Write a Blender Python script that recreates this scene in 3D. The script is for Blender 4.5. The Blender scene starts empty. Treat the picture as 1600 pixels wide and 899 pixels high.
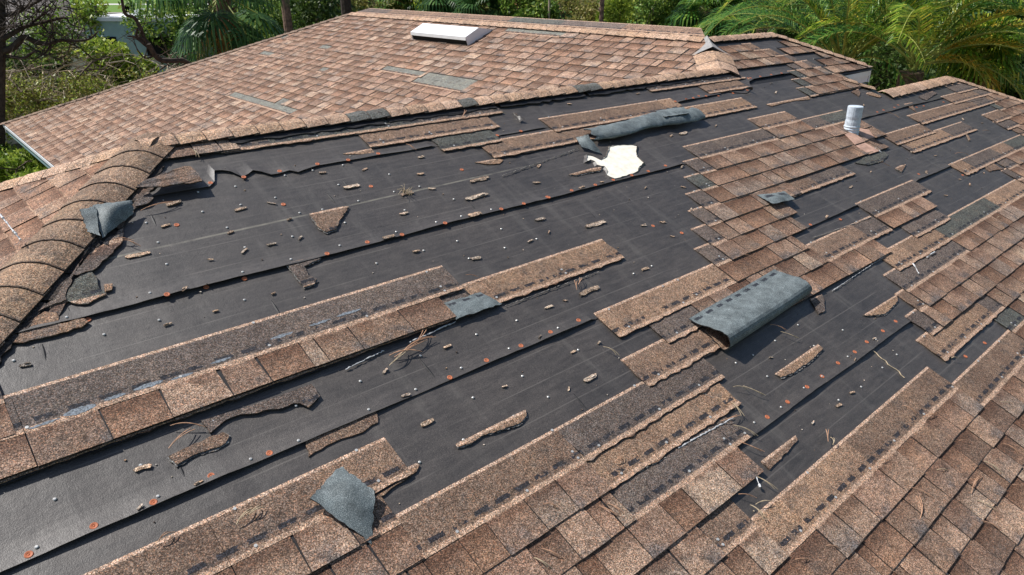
import bpy, bmesh, math, random
from mathutils import Vector, Matrix, noise
from mathutils.geometry import tessellate_polygon

# ------------------------------------------------------------------ scene, camera, light
sc = bpy.context.scene
COL = sc.collection
FPX = 1096.953
CX, CY = 800.0, 449.5
PITCH = math.radians(22.62)
CP, SP, TP = math.cos(PITCH), math.sin(PITCH), math.tan(PITCH)
R_ = ((0.7448945, -0.260153, 0.61437171), (-0.66712464, -0.30253327, 0.68074836), (0.00876915, -0.91694822, -0.39890985))
CAM = Vector((-1.0079, -3.8467, 0.7676))
RIGHT = Vector((R_[0][0], R_[1][0], R_[2][0]))
DOWN = Vector((R_[0][1], R_[1][1], R_[2][1]))
FWD = Vector((R_[0][2], R_[1][2], R_[2][2]))
cam_d = bpy.data.cameras.new('camera')
cam = bpy.data.objects.new('camera', cam_d)
COL.objects.link(cam)
cam_d.sensor_width = 36.0
cam_d.lens = FPX / 1600.0 * 36.0
cam_d.clip_start = 0.05
cam_d.clip_end = 800
mw = Matrix.Identity(4)
for i in range(3):
    mw[i][0] = RIGHT[i]; mw[i][1] = -DOWN[i]; mw[i][2] = -FWD[i]; mw[i][3] = CAM[i]
cam.matrix_world = mw
sc.camera = cam

SUN_T = Vector((0.345, -0.475, -0.810)).normalized()     # direction the light travels
sd = bpy.data.lights.new('sun', 'SUN')
sd.energy = 4.6
sd.angle = math.radians(0.5)
sd.color = (1.0, 0.965, 0.92)
sun = bpy.data.objects.new('sun', sd)
COL.objects.link(sun)
sun.rotation_euler = SUN_T.to_track_quat('-Z', 'Y').to_euler()
w = bpy.data.worlds.new('World')
sc.world = w
w.use_nodes = True
nt = w.node_tree
nt.nodes.clear()
wo = nt.nodes.new('ShaderNodeOutputWorld')
bg = nt.nodes.new('ShaderNodeBackground')
sky = nt.nodes.new('ShaderNodeTexSky')
sky.sky_type = 'NISHITA'
sky.sun_disc = False
sky.sun_elevation = math.asin(-SUN_T.z)
sky.sun_rotation = math.atan2(-SUN_T.x, -SUN_T.y)
bg.inputs['Strength'].default_value = 0.085
nt.links.new(sky.outputs[0], bg.inputs['Color'])
nt.links.new(bg.outputs[0], wo.inputs['Surface'])
sc.view_settings.view_transform = 'Standard'
sc.view_settings.look = 'None'
sc.view_settings.gamma = 1.0
sc.view_settings.exposure = 0.3
sc.render.engine = 'CYCLES'
sc.cycles.max_bounces = 6
sc.cycles.transparent_max_bounces = 8

rnd = random.Random(7)
U = rnd.uniform

# ------------------------------------------------------------------ frames (roof planes)
class Frame:
    def __init__(s, o, along, down, n):
        s.o, s.a, s.d, s.n = Vector(o), Vector(along).normalized(), Vector(down).normalized(), Vector(n).normalized()
    def P(s, u, v, h=0.0):
        return s.o + s.a * u + s.d * v + s.n * h

FM = Frame((0, 0, 0), (1, 0, 0), (0, -CP, -SP), (0, -SP, CP))          # main slope
PK = Vector((5.65, 0.555, 0.231))                                        # peak where the ridges meet
FF = Frame((PK.x, 0, PK.z), (0, 1, 0), (-CP, 0, -SP), (-SP, 0, CP))    # far wing slope
FH = Frame((0, 0, 0), (0, 1, 0), (-CP, 0, -SP), (-SP, 0, CP))          # hip end slope

def ray(px, py):
    v = (px - CX, py - CY, FPX)
    return Vector([R_[i][0] * v[0] + R_[i][1] * v[1] + R_[i][2] * v[2] for i in range(3)])

def on(fr, px, py, h=0.0):
    """pixel of the reference layout -> (u, v) on a roof plane"""
    r = ray(px, py)
    o = fr.o + fr.n * h
    k = (o - CAM).dot(fr.n) / r.dot(fr.n)
    P = CAM + r * k - fr.o
    return P.dot(fr.a), P.dot(fr.d)

def far(px, py, dist):
    r = ray(px, py)
    k = dist / math.hypot(r.x, r.y)
    return CAM + r * k

GZ = -4.3
def ground(px, py):
    r = ray(px, py)
    return CAM + r * ((GZ - CAM.z) / r.z)

# ------------------------------------------------------------------ material helpers
def srgb(r, g, b):
    f = lambda c: ((c / 255 + 0.055) / 1.055) ** 2.4 if c > 10 else c / 3295
    return (f(r), f(g), f(b), 1)

class NB:
    def __init__(s, name):
        s.m = bpy.data.materials.new(name)
        s.m.use_nodes = True
        s.t = s.m.node_tree
        s.t.nodes.clear()
        s.out = s.n('ShaderNodeOutputMaterial')
        s.b = s.n('ShaderNodeBsdfPrincipled')
        s.l(s.b.outputs[0], s.out.inputs[0])
        s.b.inputs['Roughness'].default_value = 0.9
        s.b.inputs['Specular IOR Level'].default_value = 0.25
    def n(s, t, **k):
        x = s.t.nodes.new(t)
        for a, v in k.items():
            setattr(x, a, v)
        return x
    def l(s, a, b):
        s.t.links.new(a, b)
    def put(s, inp, v):
        if hasattr(v, 'is_linked') or hasattr(v, 'links'):
            s.l(v, inp)
        else:
            inp.default_value = v
    def math(s, op, a, b=0.0, c=0.0):
        x = s.n('ShaderNodeMath', operation=op)
        s.put(x.inputs[0], a); s.put(x.inputs[1], b); s.put(x.inputs[2], c)
        return x.outputs[0]
    def mix(s, f, a, b, blend='MIX'):
        x = s.n('ShaderNodeMix', data_type='RGBA', blend_type=blend)
        s.put(x.inputs[0], f); s.put(x.inputs[6], a); s.put(x.inputs[7], b)
        return x.outputs[2]
    def noise(s, vec, scale, detail=2, rough=0.5):
        x = s.n('ShaderNodeTexNoise')
        if vec is not None: s.l(vec, x.inputs['Vector'])
        x.inputs['Scale'].default_value = scale
        x.inputs['Detail'].default_value = detail
        x.inputs['Roughness'].default_value = rough
        return x.outputs['Fac']
    def voro(s, vec, scale):
        x = s.n('ShaderNodeTexVoronoi')
        if vec is not None: s.l(vec, x.inputs['Vector'])
        x.inputs['Scale'].default_value = scale
        return x
    def ramp(s, f, stops, interp='LINEAR'):
        x = s.n('ShaderNodeValToRGB')
        x.color_ramp.interpolation = interp
        e = x.color_ramp.elements
        while len(e) < len(stops): e.new(0.5)
        for i, (p, c) in enumerate(stops):
            e[i].position = p
            e[i].color = c if len(c) == 4 else (*c, 1)
        s.put(x.inputs[0], f)
        return x.outputs[0]
    def bump(s, h, strength=0.5, dist=0.002):
        x = s.n('ShaderNodeBump')
        x.inputs['Strength'].default_value = strength
        x.inputs['Distance'].default_value = dist
        s.put(x.inputs['Height'], h)
        s.l(x.outputs[0], s.b.inputs['Normal'])
    def maprange(s, v, a, b, c=0.0, d=1.0, smooth=True):
        x = s.n('ShaderNodeMapRange')
        if a > b: a, b, c, d = b, a, d, c
        if smooth: x.interpolation_type = 'SMOOTHSTEP'
        s.put(x.inputs['Value'], v)
        for i, q in zip(('From Min', 'From Max', 'To Min', 'To Max'), (a, b, c, d)):
            x.inputs[i].default_value = q
        return x.outputs[0]

def g3(v): return (v, v, v, 1)

def granules(nb, base, vec, k=1.0, scale=340):
    """coloured mineral grit: random light, dark and rusty grains around a base colour"""
    vo = nb.voro(vec, scale)
    sep = nb.n('ShaderNodeSeparateColor')
    nb.l(vo.outputs['Color'], sep.inputs[0])
    f = nb.ramp(sep.outputs[0], [(0.0, g3(0.25)), (0.28, g3(0.55)), (0.55, g3(0.95)), (0.8, g3(1.5)), (1.0, g3(2.5))])
    c = nb.mix(1.0, base, f, 'MULTIPLY')
    c = nb.mix(1.0, c, (0.94, 0.895, 0.86, 1), 'MULTIPLY')
    hue = nb.ramp(sep.outputs[1], [(0.0, (1.25, 0.9, 0.7)), (0.35, (1.0, 1.0, 1.0)), (0.7, (0.9, 1.0, 1.1)), (1.0, (1.1, 1.05, 0.85))])
    c = nb.mix(0.8 * k, c, hue, 'MULTIPLY')
    big = nb.noise(vec, 45, 3, 0.6)
    c = nb.mix(1.0, c, nb.ramp(big, [(0.25, g3(0.68)), (0.5, g3(1.0)), (0.75, g3(1.28))]), 'MULTIPLY')
    return c, sep.outputs[2]

def shingle_mat(name, recess=False, bands=True):
    nb = NB(name)
    uv = nb.n('ShaderNodeUVMap'); uv.uv_map = 'UV'
    sx = nb.n('ShaderNodeSeparateXYZ'); nb.l(uv.outputs[0], sx.inputs[0])
    u, t = sx.outputs[0], sx.outputs[1]
    at = nb.n('ShaderNodeAttribute'); at.attribute_name = 'Col'
    geo = nb.n('ShaderNodeNewGeometry')
    pos = geo.outputs['Position']
    base = at.outputs['Color']
    med = nb.noise(pos, 14, 4, 0.6)
    base = nb.mix(nb.maprange(med, 0.52, 0.72, 0, 0.62), base, (0.11, 0.095, 0.085, 1))
    med2 = nb.noise(pos, 5.3, 3, 0.6)
    base = nb.mix(1.0, base, nb.ramp(med2, [(0.3, (0.78, 0.76, 0.76)), (0.5, g3(1.0)), (0.7, (1.16, 1.12, 1.05))]), 'MULTIPLY')
    if bands:
        wob = nb.math('MULTIPLY', nb.math('SUBTRACT', nb.noise(pos, 60, 2), 0.5), 0.008)
        t = nb.math('ADD', t, wob)
        tan = (0.46, 0.33, 0.245, 1)
        dash = nb.math('FRACT', nb.math('DIVIDE', u, 0.098))
        on_ = nb.math('LESS_THAN', nb.math('ABSOLUTE', nb.math('SUBTRACT', dash, 0.4)), nb.math('ADD', 0.33, nb.math('MULTIPLY', wob, 26)))
        inb = nb.math('LESS_THAN', nb.math('ABSOLUTE', nb.math('SUBTRACT', t, 0.143)), 0.0098)
        wear = nb.math('GREATER_THAN', nb.noise(pos, 26, 2), 0.42)
        base = nb.mix(nb.math('MULTIPLY', nb.math('MULTIPLY', on_, inb), nb.math('MULTIPLY', wear, 0.93)), base, (0.022, 0.026, 0.036, 1))
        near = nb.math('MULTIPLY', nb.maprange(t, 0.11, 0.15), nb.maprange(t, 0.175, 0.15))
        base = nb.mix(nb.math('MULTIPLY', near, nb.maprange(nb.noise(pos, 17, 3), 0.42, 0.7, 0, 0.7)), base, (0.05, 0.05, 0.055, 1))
        band = nb.math('MULTIPLY', nb.maprange(t, 0.163, 0.170), nb.maprange(t, 0.196, 0.188))
        base = nb.mix(nb.math('MULTIPLY', band, 0.85), base, tan)
        base = nb.mix(nb.maprange(t, 0.016, 0.011, 0, 0.9), base, (0.52, 0.38, 0.29, 1))
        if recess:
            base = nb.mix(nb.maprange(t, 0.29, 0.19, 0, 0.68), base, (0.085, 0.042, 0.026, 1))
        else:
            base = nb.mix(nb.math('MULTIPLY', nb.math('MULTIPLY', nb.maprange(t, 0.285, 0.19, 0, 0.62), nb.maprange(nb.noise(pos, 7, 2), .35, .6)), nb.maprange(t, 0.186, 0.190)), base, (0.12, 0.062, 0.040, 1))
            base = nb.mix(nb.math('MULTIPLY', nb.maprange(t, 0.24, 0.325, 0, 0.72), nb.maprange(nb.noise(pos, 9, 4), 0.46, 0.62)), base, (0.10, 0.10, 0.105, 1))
    c, grain = granules(nb, base, pos)
    nb.l(c, nb.b.inputs['Base Color'])
    nb.bump(grain, 0.5, 0.0015)
    nb.b.inputs['Roughness'].default_value = 0.85
    return nb.m

def felt_mat():
    nb = NB('asphalt_felt')
    uv = nb.n('ShaderNodeUVMap'); uv.uv_map = 'UV'
    sx = nb.n('ShaderNodeSeparateXYZ'); nb.l(uv.outputs[0], sx.inputs[0])
    geo = nb.n('ShaderNodeNewGeometry')
    pos = geo.outputs['Position']
    mp = nb.n('ShaderNodeMapping'); mp.inputs['Scale'].default_value = (1, 5, 5); nb.l(pos, mp.inputs[0])
    fib = nb.noise(pos, 240, 3, 0.7)
    med = nb.noise(mp.outputs[0], 9, 4, 0.6)
    c = nb.ramp(fib, [(0.3, (0.031, 0.0265, 0.0228)), (0.5, (0.055, 0.0475, 0.0415)), (0.72, (0.10, 0.087, 0.076))])
    c = nb.mix(1.0, c, nb.ramp(med, [(0.3, g3(0.72)), (0.7, g3(1.3))]), 'MULTIPLY')
    big = nb.noise(pos, 1.7, 4, 0.6)
    c = nb.mix(1.0, c, nb.ramp(big, [(0.3, (0.8, 0.8, 0.82)), (0.7, (1.25, 1.22, 1.2))]), 'MULTIPLY')
    mp2 = nb.n('ShaderNodeMapping'); mp2.inputs['Scale'].default_value = (5.5, .8, .8); nb.l(pos, mp2.inputs[0])
    c = nb.mix(nb.maprange(nb.noise(mp2.outputs[0], 2.2, 5, .65), .50, .78, 0, .34), c, (0.17, 0.155, 0.135, 1))
    sp = nb.voro(pos, 190)
    c = nb.mix(nb.math('MULTIPLY', nb.math('LESS_THAN', sp.outputs['Distance'], 0.16), nb.maprange(nb.noise(pos, 4, 3), .5, .66, 0, .5)), c, (0.33, 0.28, 0.22, 1))
    # faint chalk and rusty lines where courses lay
    k = nb.math('FRACT', nb.math('DIVIDE', nb.math('ADD', sx.outputs[1], 0.105), 0.1452))
    ln = nb.math('LESS_THAN', nb.math('ABSOLUTE', nb.math('SUBTRACT', k, 0.5)), 0.018)
    wear = nb.maprange(nb.noise(pos, 3.1, 3), 0.38, 0.60, 0.06, 0.7)
    c = nb.mix(nb.math('MULTIPLY', ln, wear), c, (0.13, 0.115, 0.10, 1))
    ch = nb.math('LESS_THAN', nb.math('ABSOLUTE', nb.math('SUBTRACT', sx.outputs[1], nb.math('SUBTRACT', 0.775, nb.math('MULTIPLY', sx.outputs[0], 0.012)))), 0.0055)
    c = nb.mix(nb.math('MULTIPLY', ch, nb.math('MULTIPLY', nb.maprange(sx.outputs[0], 2.2, 1.5), nb.maprange(nb.noise(pos, 11, 3), 0.3, 0.6, 0.15, 0.7))), c, (0.24, 0.22, 0.17, 1))
    nb.l(c, nb.b.inputs['Base Color'])
    nb.b.inputs['Roughness'].default_value = 0.50
    nb.b.inputs['Specular IOR Level'].default_value = 0.8
    nb.bump(nb.math('ADD', fib, nb.math('MULTIPLY', nb.noise(pos, 34, 3), 1.2)), 0.45, 0.0022)
    return nb.m

def plain(name, col, rough=0.7, nscale=30, amt=0.25, metal=0.0, spec=0.3, bump=0.2, bdist=0.002, col2=None):
    nb = NB(name)
    geo = nb.n('ShaderNodeNewGeometry')
    pos = geo.outputs['Position']
    f = nb.noise(pos, nscale, 4, 0.6)
    c2 = col2 if col2 else tuple(x * (1 - amt) for x in col[:3])
    c1 = tuple(min(1, x * (1 + amt * 0.5)) for x in col[:3])
    nb.l(nb.ramp(f, [(0.32, c2), (0.62, c1)]), nb.b.inputs['Base Color'])
    nb.b.inputs['Roughness'].default_value = rough
    nb.b.inputs['Metallic'].default_value = metal
    nb.b.inputs['Specular IOR Level'].default_value = spec
    if bump: nb.bump(f, bump, bdist)
    return nb.m

def back_mat():
    nb = NB('shingle_backing')
    geo = nb.n('ShaderNodeNewGeometry'); pos = geo.outputs['Position']
    vo = nb.noise(pos, 420, 2, 0.8)
    big = nb.noise(pos, 16, 4, 0.65)
    c = nb.ramp(vo, [(0.34, (0.045, 0.058, 0.060)), (0.52, (0.12, 0.145, 0.147)), (0.66, (0.38, 0.41, 0.405))])
    c = nb.mix(1.0, c, nb.ramp(big, [(0.3, g3(0.62)), (0.7, g3(1.35))]), 'MULTIPLY')
    uv = nb.n('ShaderNodeUVMap'); uv.uv_map = 'UV'
    sx = nb.n('ShaderNodeSeparateXYZ'); nb.l(uv.outputs[0], sx.inputs[0])
    wob = nb.math('MULTIPLY', nb.math('SUBTRACT', nb.noise(pos, 90, 2), 0.5), 0.012)
    dash = nb.math('FRACT', nb.math('DIVIDE', nb.math('ADD', sx.outputs[0], nb.math('MULTIPLY', wob, 2.0)), 0.098))
    a = nb.math('LESS_THAN', nb.math('ABSOLUTE', nb.math('SUBTRACT', dash, 0.5)), 0.27)
    b = nb.math('LESS_THAN', nb.math('ABSOLUTE', nb.math('SUBTRACT', nb.math('ADD', sx.outputs[1], wob), 0.027)), 0.010)
    c = nb.mix(nb.math('MULTIPLY', nb.math('MULTIPLY', a, b), nb.math('MULTIPLY', nb.math('GREATER_THAN', nb.noise(pos, 70, 3), 0.36), 0.9)), c, (0.016, 0.017, 0.024, 1))
    nb.l(c, nb.b.inputs['Base Color'])
    nb.b.inputs['Roughness'].default_value = 0.6
    nb.b.inputs['Specular IOR Level'].default_value = 0.4
    nb.bump(nb.math('ADD', vo, nb.math('MULTIPLY', nb.noise(pos, 28, 4, .7), 3.0)), 0.4, 0.0014)
    return nb.m

def leaf_mat(name, stops, rough=0.45, trans=0.35):
    nb = NB(name)
    geo = nb.n('ShaderNodeNewGeometry')
    c = nb.ramp(geo.outputs['Random Per Island'], stops)
    big = nb.noise(geo.outputs['Position'], 0.9, 3, 0.6)
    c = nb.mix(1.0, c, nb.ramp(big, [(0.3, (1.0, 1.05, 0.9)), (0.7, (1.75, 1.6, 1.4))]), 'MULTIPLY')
    nb.l(c, nb.b.inputs['Base Color'])
    nb.b.inputs['Roughness'].default_value = rough
    nb.b.inputs['Specular IOR Level'].default_value = 0.28
    tr = nb.n('ShaderNodeBsdfTranslucent')
    nb.l(c, tr.inputs[0])
    mx = nb.n('ShaderNodeMixShader'); mx.inputs[0].default_value = trans
    nb.l(nb.b.outputs[0], mx.inputs[1]); nb.l(tr.outputs[0], mx.inputs[2])
    nb.l(mx.outputs[0], nb.out.inputs[0])
    return nb.m

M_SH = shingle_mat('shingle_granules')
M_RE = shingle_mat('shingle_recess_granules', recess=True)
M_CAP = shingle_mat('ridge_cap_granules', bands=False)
M_BACK = back_mat()
M_FELT = felt_mat()
M_TAR = plain('tar_and_crease_shade', (0.025, 0.024, 0.025), 0.6, 80, 0.5)
M_PLY = plain('bare_plywood', (0.95, 0.87, 0.73), 0.75, 26, 0.16, bump=0.15)
M_WHITE = plain('white_painted_metal', (0.82, 0.83, 0.84), 0.45, 8, 0.06, bump=0)
M_HOODIN = plain('dark_vent_inside', (0.012, 0.012, 0.012), 0.9, 8, 0.3, bump=0)
M_PIPE = plain('lead_pipe_skin', (0.58, 0.65, 0.72), 0.5, 38, 0.22, spec=0.5, bump=0.3)
M_FLASH = plain('rusty_flashing', (0.50, 0.31, 0.23), 0.7, 16, 0.35)
M_ORANGE = plain('orange_plastic', (0.50, 0.16, 0.075), 0.5, 60, 0.2, bump=0)
M_NAIL = plain('galvanized_nail', (0.62, 0.61, 0.58), 0.4, 60, 0.2, metal=0.35, bump=0)
M_FASCIA = plain('white_fascia_paint', (0.72, 0.75, 0.78), 0.5, 6, 0.08, bump=0)
M_WALL = plain('teal_wall_paint', (0.22, 0.33, 0.34), 0.8, 6, 0.12)
M_SEAL = plain('white_sealant', (0.6, 0.6, 0.6), 0.6, 60, 0.3)
M_SPLINT = plain('torn_fibre', (0.30, 0.27, 0.24), 0.9, 120, 0.6)
M_NEEDLE = plain('dry_pine_needle', (0.50, 0.29, 0.18), 0.6, 60, 0.4, bump=0)
M_TWIG = plain('dry_twig', (0.48, 0.38, 0.25), 0.8, 60, 0.4, bump=0)
M_GREYROOF = plain('weathered_grey_shingles', (0.27, 0.24, 0.22), 0.9, 9, 0.4)
M_VALLEY = plain('grey_sealant_patch', (0.30, 0.29, 0.28), 0.8, 40, 0.3)

# ------------------------------------------------------------------ object helpers
def tag(o, label=None, cat=None, group=None, kind=None):
    if label: o['label'] = label
    if cat: o['category'] = cat
    if group: o['group'] = group
    if kind: o['kind'] = kind
    return o

def empty(name, loc, label=None, cat=None, group=None):
    o = bpy.data.objects.new(name, None)
    o.empty_display_size = 0.1
    COL.objects.link(o)
    o.location = loc
    return tag(o, label, cat, group)

class MB:
    """collects polygons (world coordinates) with uv, colour and material slot; builds one mesh"""
    def __init__(s):
        s.v, s.f, s.uv, s.c, s.mi = [], [], [], [], []
    def face(s, pts, uvs=None, col=(1, 1, 1), mi=0):
        b = len(s.v)
        s.v += [tuple(p) for p in pts]
        s.f.append(tuple(range(b, b + len(pts))))
        s.uv.append(uvs if uvs else [(0.0, 0.1)] * len(pts))
        s.c.append(col)
        s.mi.append(mi)
    def slab(s, fr, poly, hf, th, col=(1, 1, 1), mi=0, t0=0.0, side_mi=None, uo=0.0, side_col=None):
        """poly: [(u,v)], hf(u,v) top height above the plane, th thickness; uv.y = v - t0"""
        top = [fr.P(u, v, hf(u, v)) for u, v in poly]
        uvs = [(u + uo, v - t0) for u, v in poly]
        if len(poly) > 4:
            tris = tessellate_polygon([[Vector((u, v, 0)) for u, v in poly]])
            for tr in tris:
                s.face([top[i] for i in tr], [uvs[i] for i in tr], col, mi)
        else:
            s.face(top, uvs, col, mi)
        n = len(poly)
        if th:
            sm = mi if side_mi is None else side_mi
            scl = side_col or tuple(x * 0.5 for x in col)
            for i in range(n):
                j = (i + 1) % n
                p, q = top[i], top[j]
                s.face([p, q, q - fr.n * th, p - fr.n * th], [uvs[i], uvs[j], uvs[j], uvs[i]], scl, sm)
    def build(s, name, mats, parent=None, origin=None, smooth=False):
        if not isinstance(mats, (list, tuple)): mats = [mats]
        o0 = Vector(origin) if origin is not None else Vector((0, 0, 0))
        if origin is None and parent is None and s.v:
            n = len(s.v)
            o0 = Vector((sum(p[0] for p in s.v) / n, sum(p[1] for p in s.v) / n, min(p[2] for p in s.v)))
        me = bpy.data.meshes.new(name)
        po = o0 if parent is None else Vector(parent.location)
        me.from_pydata([(p[0] - po.x, p[1] - po.y, p[2] - po.z) for p in s.v], [], s.f)
        uvl = me.uv_layers.new(name='UV')
        ca = me.color_attributes.new('Col', 'FLOAT_COLOR', 'CORNER')
        uvf, cf = [], []
        for uvs, c in zip(s.uv, s.c):
            for q in uvs:
                uvf += [q[0], q[1]]
                cf += [c[0], c[1], c[2], 1.0]
        me.uv_layers['UV'].data.foreach_set('uv', uvf)
        me.color_attributes['Col'].data.foreach_set('color', cf)
        for m in mats: me.materials.append(m)
        me.polygons.foreach_set('material_index', s.mi)
        if smooth: me.polygons.foreach_set('use_smooth', [True] * len(s.f))
        me.update()
        o = bpy.data.objects.new(name, me)
        COL.objects.link(o)
        if parent is None: o.location = o0
        else: o.parent = parent
        return o
    def tube(s, pts, rads, sides=6, col=(1, 1, 1), mi=0, cap=True):
        rings = []
        for i, p in enumerate(pts):
            p = Vector(p)
            a = Vector(pts[max(i - 1, 0)]); b = Vector(pts[min(i + 1, len(pts) - 1)])
            d = (b - a).normalized() if (b - a).length > 1e-9 else Vector((0, 0, 1))
            x = d.orthogonal().normalized() if i == 0 else (rings[-1][1] - d * rings[-1][1].dot(d)).normalized()
            y = d.cross(x)
            r = rads[i] if isinstance(rads, (list, tuple)) else rads
            rings.append(([p + x * (r * math.cos(2 * math.pi * k / sides)) + y * (r * math.sin(2 * math.pi * k / sides)) for k in range(sides)], x))
        for i in range(len(rings) - 1):
            A, B = rings[i][0], rings[i + 1][0]
            for k in range(sides):
                j = (k + 1) % sides
                s.face([A[k], A[j], B[j], B[k]], None, col, mi)
        if cap:
            s.face(rings[0][0][::-1], None, col, mi); s.face(rings[-1][0], None, col, mi)
    def box(s, c, hx, hy, hz, ax=(1, 0, 0), ay=(0, 1, 0), az=(0, 0, 1), col=(1, 1, 1), mi=0):
        c, ax, ay, az = Vector(c), Vector(ax), Vector(ay), Vector(az)
        P = lambda i, j, k: c + ax * (hx * i) + ay * (hy * j) + az * (hz * k)
        for q in (((-1, -1, -1), (-1, 1, -1), (1, 1, -1), (1, -1, -1)), ((-1, -1, 1), (1, -1, 1), (1, 1, 1), (-1, 1, 1)),
                  ((-1, -1, -1), (1, -1, -1), (1, -1, 1), (-1, -1, 1)), ((-1, 1, -1), (-1, 1, 1), (1, 1, 1), (1, 1, -1)),
                  ((-1, -1, -1), (-1, -1, 1), (-1, 1, 1), (-1, 1, -1)), ((1, -1, -1), (1, 1, -1), (1, 1, 1), (1, -1, 1))):
            s.face([P(*k) for k in q], None, col, mi)

def jag(poly, amp=0.006, step=0.022, keep=(), r=rnd):
    """roughen a polygon outline; edges whose index is in keep stay straight"""
    out = []
    n = len(poly)
    for i in range(n):
        a, b = poly[i], poly[(i + 1) % n]
        out.append(a)
        if i in keep: continue
        L = math.hypot(b[0] - a[0], b[1] - a[1])
        m = int(L / step)
        if m < 2: continue
        nx, ny = -(b[1] - a[1]) / L, (b[0] - a[0]) / L
        for k in range(1, m):
            f = (k + r.uniform(-0.3, 0.3)) / m
            d = r.uniform(-amp, amp)
            out.append((a[0] + (b[0] - a[0]) * f + nx * d, a[1] + (b[1] - a[1]) * f + ny * d))
    return out

def clip(poly, planes):
    """keep the part of poly where a*u + b*v + c >= 0 for every (a, b, c)"""
    for a, b, c in planes:
        out = []
        n = len(poly)
        for i in range(n):
            p, q = poly[i], poly[(i + 1) % n]
            fp, fq = a * p[0] + b * p[1] + c, a * q[0] + b * q[1] + c
            if fp >= 0: out.append(p)
            if (fp >= 0) != (fq >= 0):
                t = fp / (fp - fq)
                out.append((p[0] + (q[0] - p[0]) * t, p[1] + (q[1] - p[1]) * t))
        poly = out
        if len(poly) < 3: return []
    return poly

# ------------------------------------------------------------------ shingle courses
TOOTH = [(.285, .203, .152), (.315, .228, .172), (.25, .178, .133), (.29, .20, .15), (.27, .212, .172), (.345, .268, .208), (.235, .165, .125)]
RECESS = [(.22, .142, .10), (.25, .162, .115), (.19, .132, .10), (.28, .19, .14)]
HEADC = {'b': (.20, .143, .108), 'd': (.128, .108, .098), 'g': (.092, .100, .094), 't': (.265, .185, .132)}
EXPO = .332 - .145
SLOPE = 0.052

def course(mb, fr, T, u0, u1, kind='full', tone=None, planes=(), r=rnd, seam=None, gain=(1, 1, 1), ragged=(0, 0), lift=0.0, gap=.0014, thk=1.35):
    h = lambda u, v: 0.0075 + lift + (v - T) * SLOPE
    seam = r.uniform(0, 1) if seam is None else seam
    cuts = [u0]
    x = math.floor(u0) + seam
    while x < u1:
        if x > u0 + 0.06 and x < u1 - 0.06: cuts.append(x)
        x += 1.0
    cuts.append(u1)
    G = lambda c, k=1.0: tuple(a * b * k for a, b in zip(c, gain))
    for i in range(len(cuts) - 1):
        a, b = cuts[i] + 0.0008, cuts[i + 1] - 0.0008
        if b - a < 0.01: continue
        tn = tone[i % len(tone)] if tone else r.choice('bbdtbg')
        hc = G(HEADC[tn], r.uniform(.88, 1.12))
        hj = r.uniform(-.0006, .0006)
        hh = lambda u, v, hj=hj: h(u, v) + hj
        bot = T + .187
        if kind == 'head':
            # lower edge torn off along the tab line
            poly = [(a, T), (b, T), (b, bot), (a, bot)]
            if ragged[1] and i == len(cuts) - 2: poly[1] = (b - ragged[1] * r.uniform(-.2, .6), T)
            n = max(3, int((b - a) / 0.03))
            lower = []
            for k in range(1, n):
                f = 1 - k / n
                lower.append((a + (b - a) * f + r.uniform(-.008, .008), bot + r.uniform(-.003, .004) + (r.uniform(.004, .012) if r.random() < .2 else 0)))
            right = [(b + r.uniform(-.008, .008), T + .187 * q) for q in (.3, .6, .85)]
            left = [(a + r.uniform(-.008, .008), T + .187 * q) for q in (.85, .6, .3)]
            lastp, firstp = i == len(cuts) - 2, i == 0
            poly = [(a, T), (b, T)] + (right if lastp and ragged[1] else []) + [(b, bot)] + lower + [(a, bot)] + (left if firstp and ragged[0] else [])
            poly = clip(poly, planes)
            if poly: mb.slab(fr, poly, hh, .0042, hc, 0, T, side_mi=0)
            # dark tar lip and frayed backing left under the torn edge
            n = max(2, int((b - a) / .05))
            lip = [(a + .01, T + .16)] + [(b - .01, T + .16)]
            lip += [(b - .01 - (b - .02 - a) * k / n, bot + r.uniform(.001, .009)) for k in range(n + 1)]
            lip = clip(lip, planes)
            if lip: mb.slab(fr, lip, lambda u, v: h(u, v) - .0045, .003, (.02, .02, .021), 2, T, side_mi=2)
        else:
            if kind == 'full':
                poly = clip([(a, T), (b, T), (b, bot), (a, bot)], planes)
                if poly: mb.slab(fr, poly, hh, .004, hc, 0, T)
            poly = clip([(a, T + .15), (b, T + .15), (b, T + .328), (a, T + .328)], planes)
            if poly: mb.slab(fr, poly, lambda u, v, hj=hj: h(u, v) + hj - .0042, .0035, (.03, .03, .03), 2, T, side_mi=2)
            x = a
            tooth = r.random() < .6
            while x < b - .001:
                wd = r.uniform(.13, .25) if tooth else r.uniform(.11, .22)
                y = min(b, x + wd)
                if b - y < .05: y = b
                vb = T + .332 + r.uniform(-.0018, .0018)
                dh = r.uniform(-.0006, .0012)
                if tooth:
                    sk = r.uniform(.0, .01)
                    q = clip([(x + sk, T + .1872), (y - sk - gap, T + .1872), (y - gap, vb), (x, vb)], planes)
                    if q: mb.slab(fr, q, lambda u, v, d=dh + hj: h(u, v) + d, .0075 * thk, G(r.choice(TOOTH), r.uniform(.85, 1.15)), 0, T, side_col=(.03, .026, .024))
                    # thin strip of the lower lamina beside the tooth keeps the layers closed
                else:
                    q = clip([(x + .001, T + .186), (y - gap, T + .186), (y - gap, vb - .002), (x + .001, vb - .002)], planes)
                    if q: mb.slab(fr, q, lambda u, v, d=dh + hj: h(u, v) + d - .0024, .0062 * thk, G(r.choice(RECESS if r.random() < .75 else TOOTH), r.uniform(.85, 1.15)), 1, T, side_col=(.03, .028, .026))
                x = y + (.0022 if tooth else 0)
                tooth = (not tooth) if r.random() < .8 else tooth
MATS = [M_SH, M_RE, M_TAR]

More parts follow.
